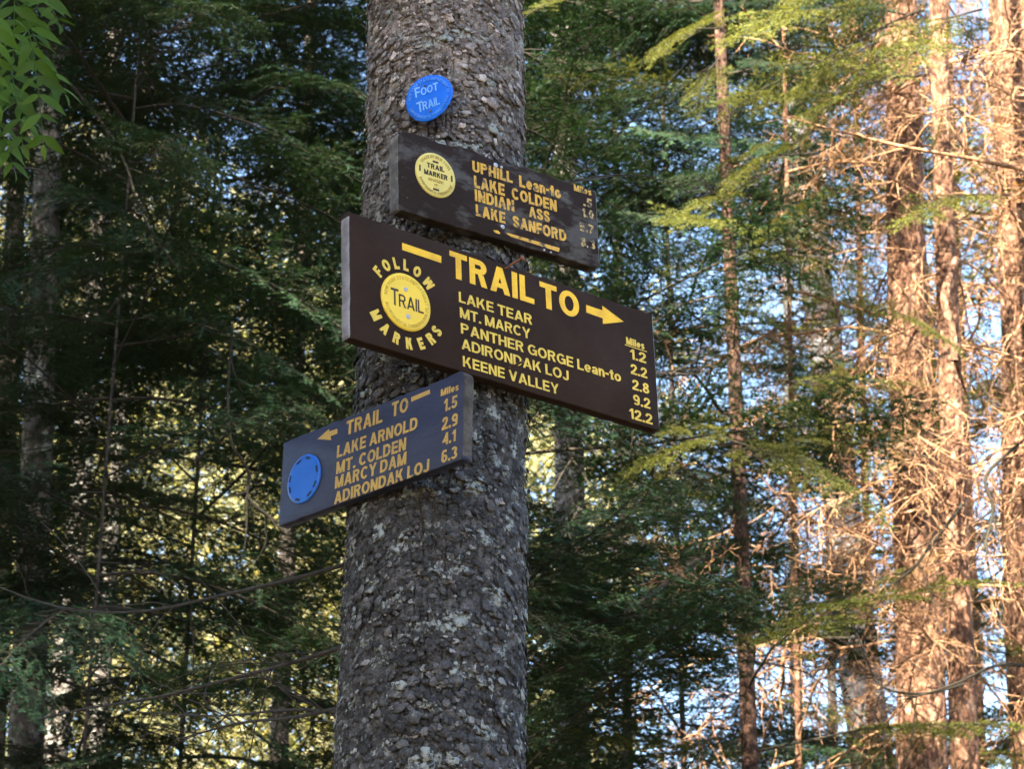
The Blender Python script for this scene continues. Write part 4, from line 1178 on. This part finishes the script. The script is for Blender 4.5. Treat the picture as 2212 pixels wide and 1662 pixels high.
bare_branch(rC, [(2230, 1440, 7.4), (2150, 1440, 7.4), (2060, 1480, 7.4), (1960, 1512, 7.5)], 0.0068, 0.0032, BWOOD, "dead_branch", 21, 8)
# sprays of needles that catch the sun on the right, and the drooping olive bough
def spray(tree, p0, p1, me, roll=0., L=1.15):
    add_bough(tree, me, L, W(*p0), W(*p1), roll)
spray(rF, (1990, 20, 7.4), (1600, 300, 7.2), FIR[0], .5)
spray(rF, (1900, 90, 7.6), (1640, 250, 7.5), FIR[1], -.4)
spray(rF, (2040, 775, 7.2), (1765, 645, 7.0), FIR[0], .3)
spray(rF, (1900, 660, 7.6), (2080, 765, 7.4), FIR[1], .2)
spray(hE, (1410, 820, 6.4), (1645, 775, 6.3), SPRUCE_DK[0], .2)
spray(r0, (1590, 960, 7.6), (1400, 1040, 6.9), FIR[2], .2)
spray(r0, (1540, 940, 7.4), (1905, 1130, 6.9), FIR[1], .3)
spray(r0, (1560, 980, 7.4), (1800, 1010, 7.0), FIR[0], .1)
spray(r0, (1590, 930, 7.6), (1450, 960, 7.2), FIR[2], -.3)
spray(rF, (1560, 120, 8.0), (1470, 260, 7.7), FIR[1], 0.)
spray(rF, (1620, 420, 8.2), (1500, 470, 7.8), FIR[2], 0.)
spray(rF, (1680, 300, 8.2), (1560, 420, 7.9), FIR[0], .2)
spray(rF, (1720, 480, 8.2), (1600, 560, 7.9), FIR[1], .2)
spray(hE, (1480, 585, 7.4), (1430, 600, 7.2), FIR[0], .2)
spray(hD, (1130, 40, 6.2), (1230, 10, 6.4), FIR[0], .2)

for k_, (q0, q1, mi) in enumerate([((2060, -60, 7.6), (1780, 60, 7.0), 0), ((2120, 20, 7.8), (1880, 160, 7.2), 1), ((1900, -80, 7.6), (1640, 40, 7.0), 1), ((1830, 20, 7.8), (1600, 130, 7.2), 2), ((2000, 160, 7.8), (1760, 260, 7.2), 2),
        ((1800, 200, 7.8), (1560, 300, 7.3), 0), ((1760, 330, 8.0), (1520, 420, 7.4), 1), ((2180, 420, 8.2), (1980, 520, 7.6), 2), ((1860, 420, 8.2), (1660, 520, 7.6), 2), ((1780, 560, 8.2), (1600, 620, 7.7), 0), ((1560, 60, 7.8), (1380, 130, 7.2), 1), ((1600, 480, 7.8), (1430, 560, 7.2), 0)]):
    spray(rF, q0, q1, FIR[mi], .3 * (-1) ** k_)
rg = random.Random(18)
for k_ in range(34):
    vx, vy = rg.uniform(1330, 1860), rg.uniform(-60, 560)
    if vx > 1700 and vy > 330: continue
    q0, q1 = W(vx + rg.uniform(60, 150), vy - rg.uniform(0, 60), 8.6), W(vx - rg.uniform(60, 200), vy + rg.uniform(10, 70), 8.0)
    add_bough(hE if vx < 1600 else rF, rg.choice(SPRUCE_DK + HEM[:2]), 1.2, q0, q1, rg.uniform(-.5, .5))
# tangles of dead twigs in the sun
for k_, (tr, q0, q1, mi) in enumerate([(rC, (2230, 960, 8.6), (1780, 1060, 7.9), 1), (rC, (2230, 1010, 8.4), (1850, 1130, 7.7), 2), (rC, (2240, 880, 8.5), (1900, 1000, 8.0), 3), (rA, (1990, 1010, 8.9), (1720, 1150, 8.2), 0),
        (rA, (2000, 1090, 8.9), (1760, 1210, 8.0), 2), (rA, (1990, 560, 8.9), (1850, 700, 8.1), 1), (rA, (1985, 120, 8.9), (2110, 300, 8.0), 3), (rA, (1980, 200, 8.9), (1800, 330, 8.1), 0), (rC, (2220, 200, 9.2), (2020, 330, 8.3), 2),
        (rC, (2220, 60, 9.2), (2040, 90, 8.4), 1), (rB, (2070, 1180, 8.2), (1900, 1340, 7.6), 3), (rB, (2080, 1290, 8.2), (2210, 1400, 7.6), 0), (rA, (2010, 1280, 8.9), (1850, 1420, 8.2), 1), (r0, (1600, 920, 8.0), (1760, 960, 7.6), 2),
        (rA, (1980, 700, 8.9), (1780, 860, 8.3), 3), (rC, (2230, 640, 8.9), (2040, 720, 8.2), 2), (rC, (2230, 480, 8.9), (2000, 560, 8.2), 0), (r0, (1610, 1250, 8.0), (1420, 1330, 7.4), 1), (rC, (2240, 1120, 8.4), (1950, 1210, 7.8), 1)]):
    add_bough(tr, DEAD[mi], 1. + .15 * mi, W(*q0), W(*q1), k_ * 1.3, "dead_branch")

rg = random.Random(63)
for k_ in range(34):
    tr, vx, Yt = rg.choice([(rA, 1960, 8.8), (rB, 2060, 8.1), (rC, 2200, 8.9)])
    vy = rg.uniform(560, 1420) if rg.random() < .7 else rg.uniform(60, 520)
    dx = -rg.uniform(110, 330) if rg.random() < .75 else rg.uniform(60, 180)
    add_bough(tr, rg.choice(DEAD), 1.2, W(vx, vy, Yt), W(vx + dx, vy + rg.uniform(-60, 150), Yt - rg.uniform(-.1, .7)), rg.uniform(0, 6), "dead_branch")
# rusty, half bare sprays drooping over the sunlit trunks
rg = random.Random(31)
for k_ in range(20):
    tr, vx, Yt = rg.choice([(rA, 1968, 8.85), (rA, 1968, 8.85), (rB, 2066, 8.2), (rC, 2210, 9.5)])
    vy = rg.uniform(-60, 1600)
    sd = rg.choice((-1, 1))
    add_bough(tr, rg.choice([RUSTY[0], RUSTY[0], FIR[2], FIR[1]]), 1., W(vx, vy, Yt), W(vx + sd * rg.uniform(40, 210), vy + rg.uniform(40, 170), Yt + rg.uniform(-.35, .3)), rg.uniform(-.6, .6))

# ------------------------------------------------------------------ mountain ash with big leaflets hanging into the upper left corner
def leaflet_mesh():
    n_ = 7
    V, F = [], []
    for i in range(n_ + 1):
        t = i / n_
        w_ = .0115 * math.sin(PI * min(1, t * 1.02 + .02)) ** .75 * (1.1 - .35 * t) if i < n_ else 0.0004
        z = -.014 * t * t
        for sx, dz in ((-1, .0022), (0, 0), (1, .0022)):
            V.append(((.055 * t), sx * w_ * .9, z + dz * (w_ / .0115)))
    for i in range(n_):
        for j in range(2):
            a = i * 3 + j
            F.append([a, a + 3, a + 4, a + 1])
    return mesh_np("leaflet", np.array(V), [np.array(F)], [LEAFM], smooth=True)
LFL = leaflet_mesh()
ash_base = Vector((-1.75, 4.0, -.12))
ash = empty("mountain_ash", ash_base)
tag(ash, "bright green mountain ash leaves hanging into the upper left corner", "tree")
tt_ = np.linspace(0, 1, 14)
top_ = W(40, -120, 3.9) - ash_base
path = np.stack([top_.x * tt_ ** 1.6, (top_.y) * tt_ ** 1.6, top_.z * tt_ * 1.02], -1)
T_ = Tubes(); T_.add(path, np.linspace(.022, .006, 14), 10); V, F = T_.arrays()
link("stem", mesh_np("stem", V, [F], [BARK_GREY], smooth=True), ash)
rg = random.Random(5)
def compound_leaf(p0, p1, npair, seed):
    rr = random.Random(seed)
    p0, p1 = W(*p0), W(*p1)
    d = p1 - p0; L = d.length; d.normalize()
    T_ = Tubes()
    nn = 9
    P = np.array([list(p0 + d * (L * i / (nn - 1)) + Vector((0, 0, .018 * math.sin(PI * i / (nn - 1)) - .012 * (i / (nn - 1)) ** 2))) for i in range(nn)])
    T_.add(P, np.linspace(.0016, .0006, nn), 5)
    V, F = T_.arrays()
    lf = link("leaf", mesh_np("leaf", V - np.array(ash_base), [F], [LEAFM], smooth=True), ash)
    side = d.cross(Vector((0, -.5, .85))).normalized()
    upv = side.cross(d).normalized()
    for i in range(npair * 2 + 1):
        t = 1. if i == npair * 2 else (.22 + .72 * (i // 2) / (npair - 1)) if npair > 1 else .6
        sg = (-1, 1)[i % 2]
        k = t * (nn - 1); j = min(int(k), nn - 2)
        p = Vector(P[j] + (P[j + 1] - P[j]) * (k - j))
        an = rad(rr.uniform(48, 68)) if i < npair * 2 else rr.uniform(-.2, .2)
        x = (d * math.cos(an) + side * sg * math.sin(an) + Vector((0, 0, rr.uniform(-.35, .05)))).normalized()
        z = (upv + Vector((rr.uniform(-.8, .8), rr.uniform(-.8, .8), 0))).normalized()
        y = z.cross(x).normalized(); z = x.cross(y)
        s = rr.uniform(.55, 1.0) * (.75 + .5 * math.sin(PI * min(t, .85)))
        M_ = Matrix(((x.x, y.x, z.x, p.x - ash_base.x), (x.y, y.y, z.y, p.y - ash_base.y), (x.z, y.z, z.z, p.z - ash_base.z), (0, 0, 0, 1))) @ Matrix.Scale(s, 4)
        o = link("leaflet", LFL, lf, M_)
for k_, (a, b) in enumerate([((40, -60, 3.9), (130, 40, 3.8)), ((30, -50, 3.9), (30, 110, 3.8)), ((20, -20, 3.9), (110, 170, 3.8)), ((0, 60, 3.9), (140, 190, 3.85)), ((10, 110, 3.8), (50, 300, 3.7)),
                              ((60, 60, 3.7), (95, 300, 3.7)), ((-30, 160, 3.8), (60, 250, 3.8)), ((90, -50, 4.0), (70, 110, 3.9)), ((-20, 0, 3.7), (-5, 210, 3.7)), ((-30, 240, 3.8), (30, 350, 3.8))]):
    compound_leaf(a, b, 6, 40 + k_)
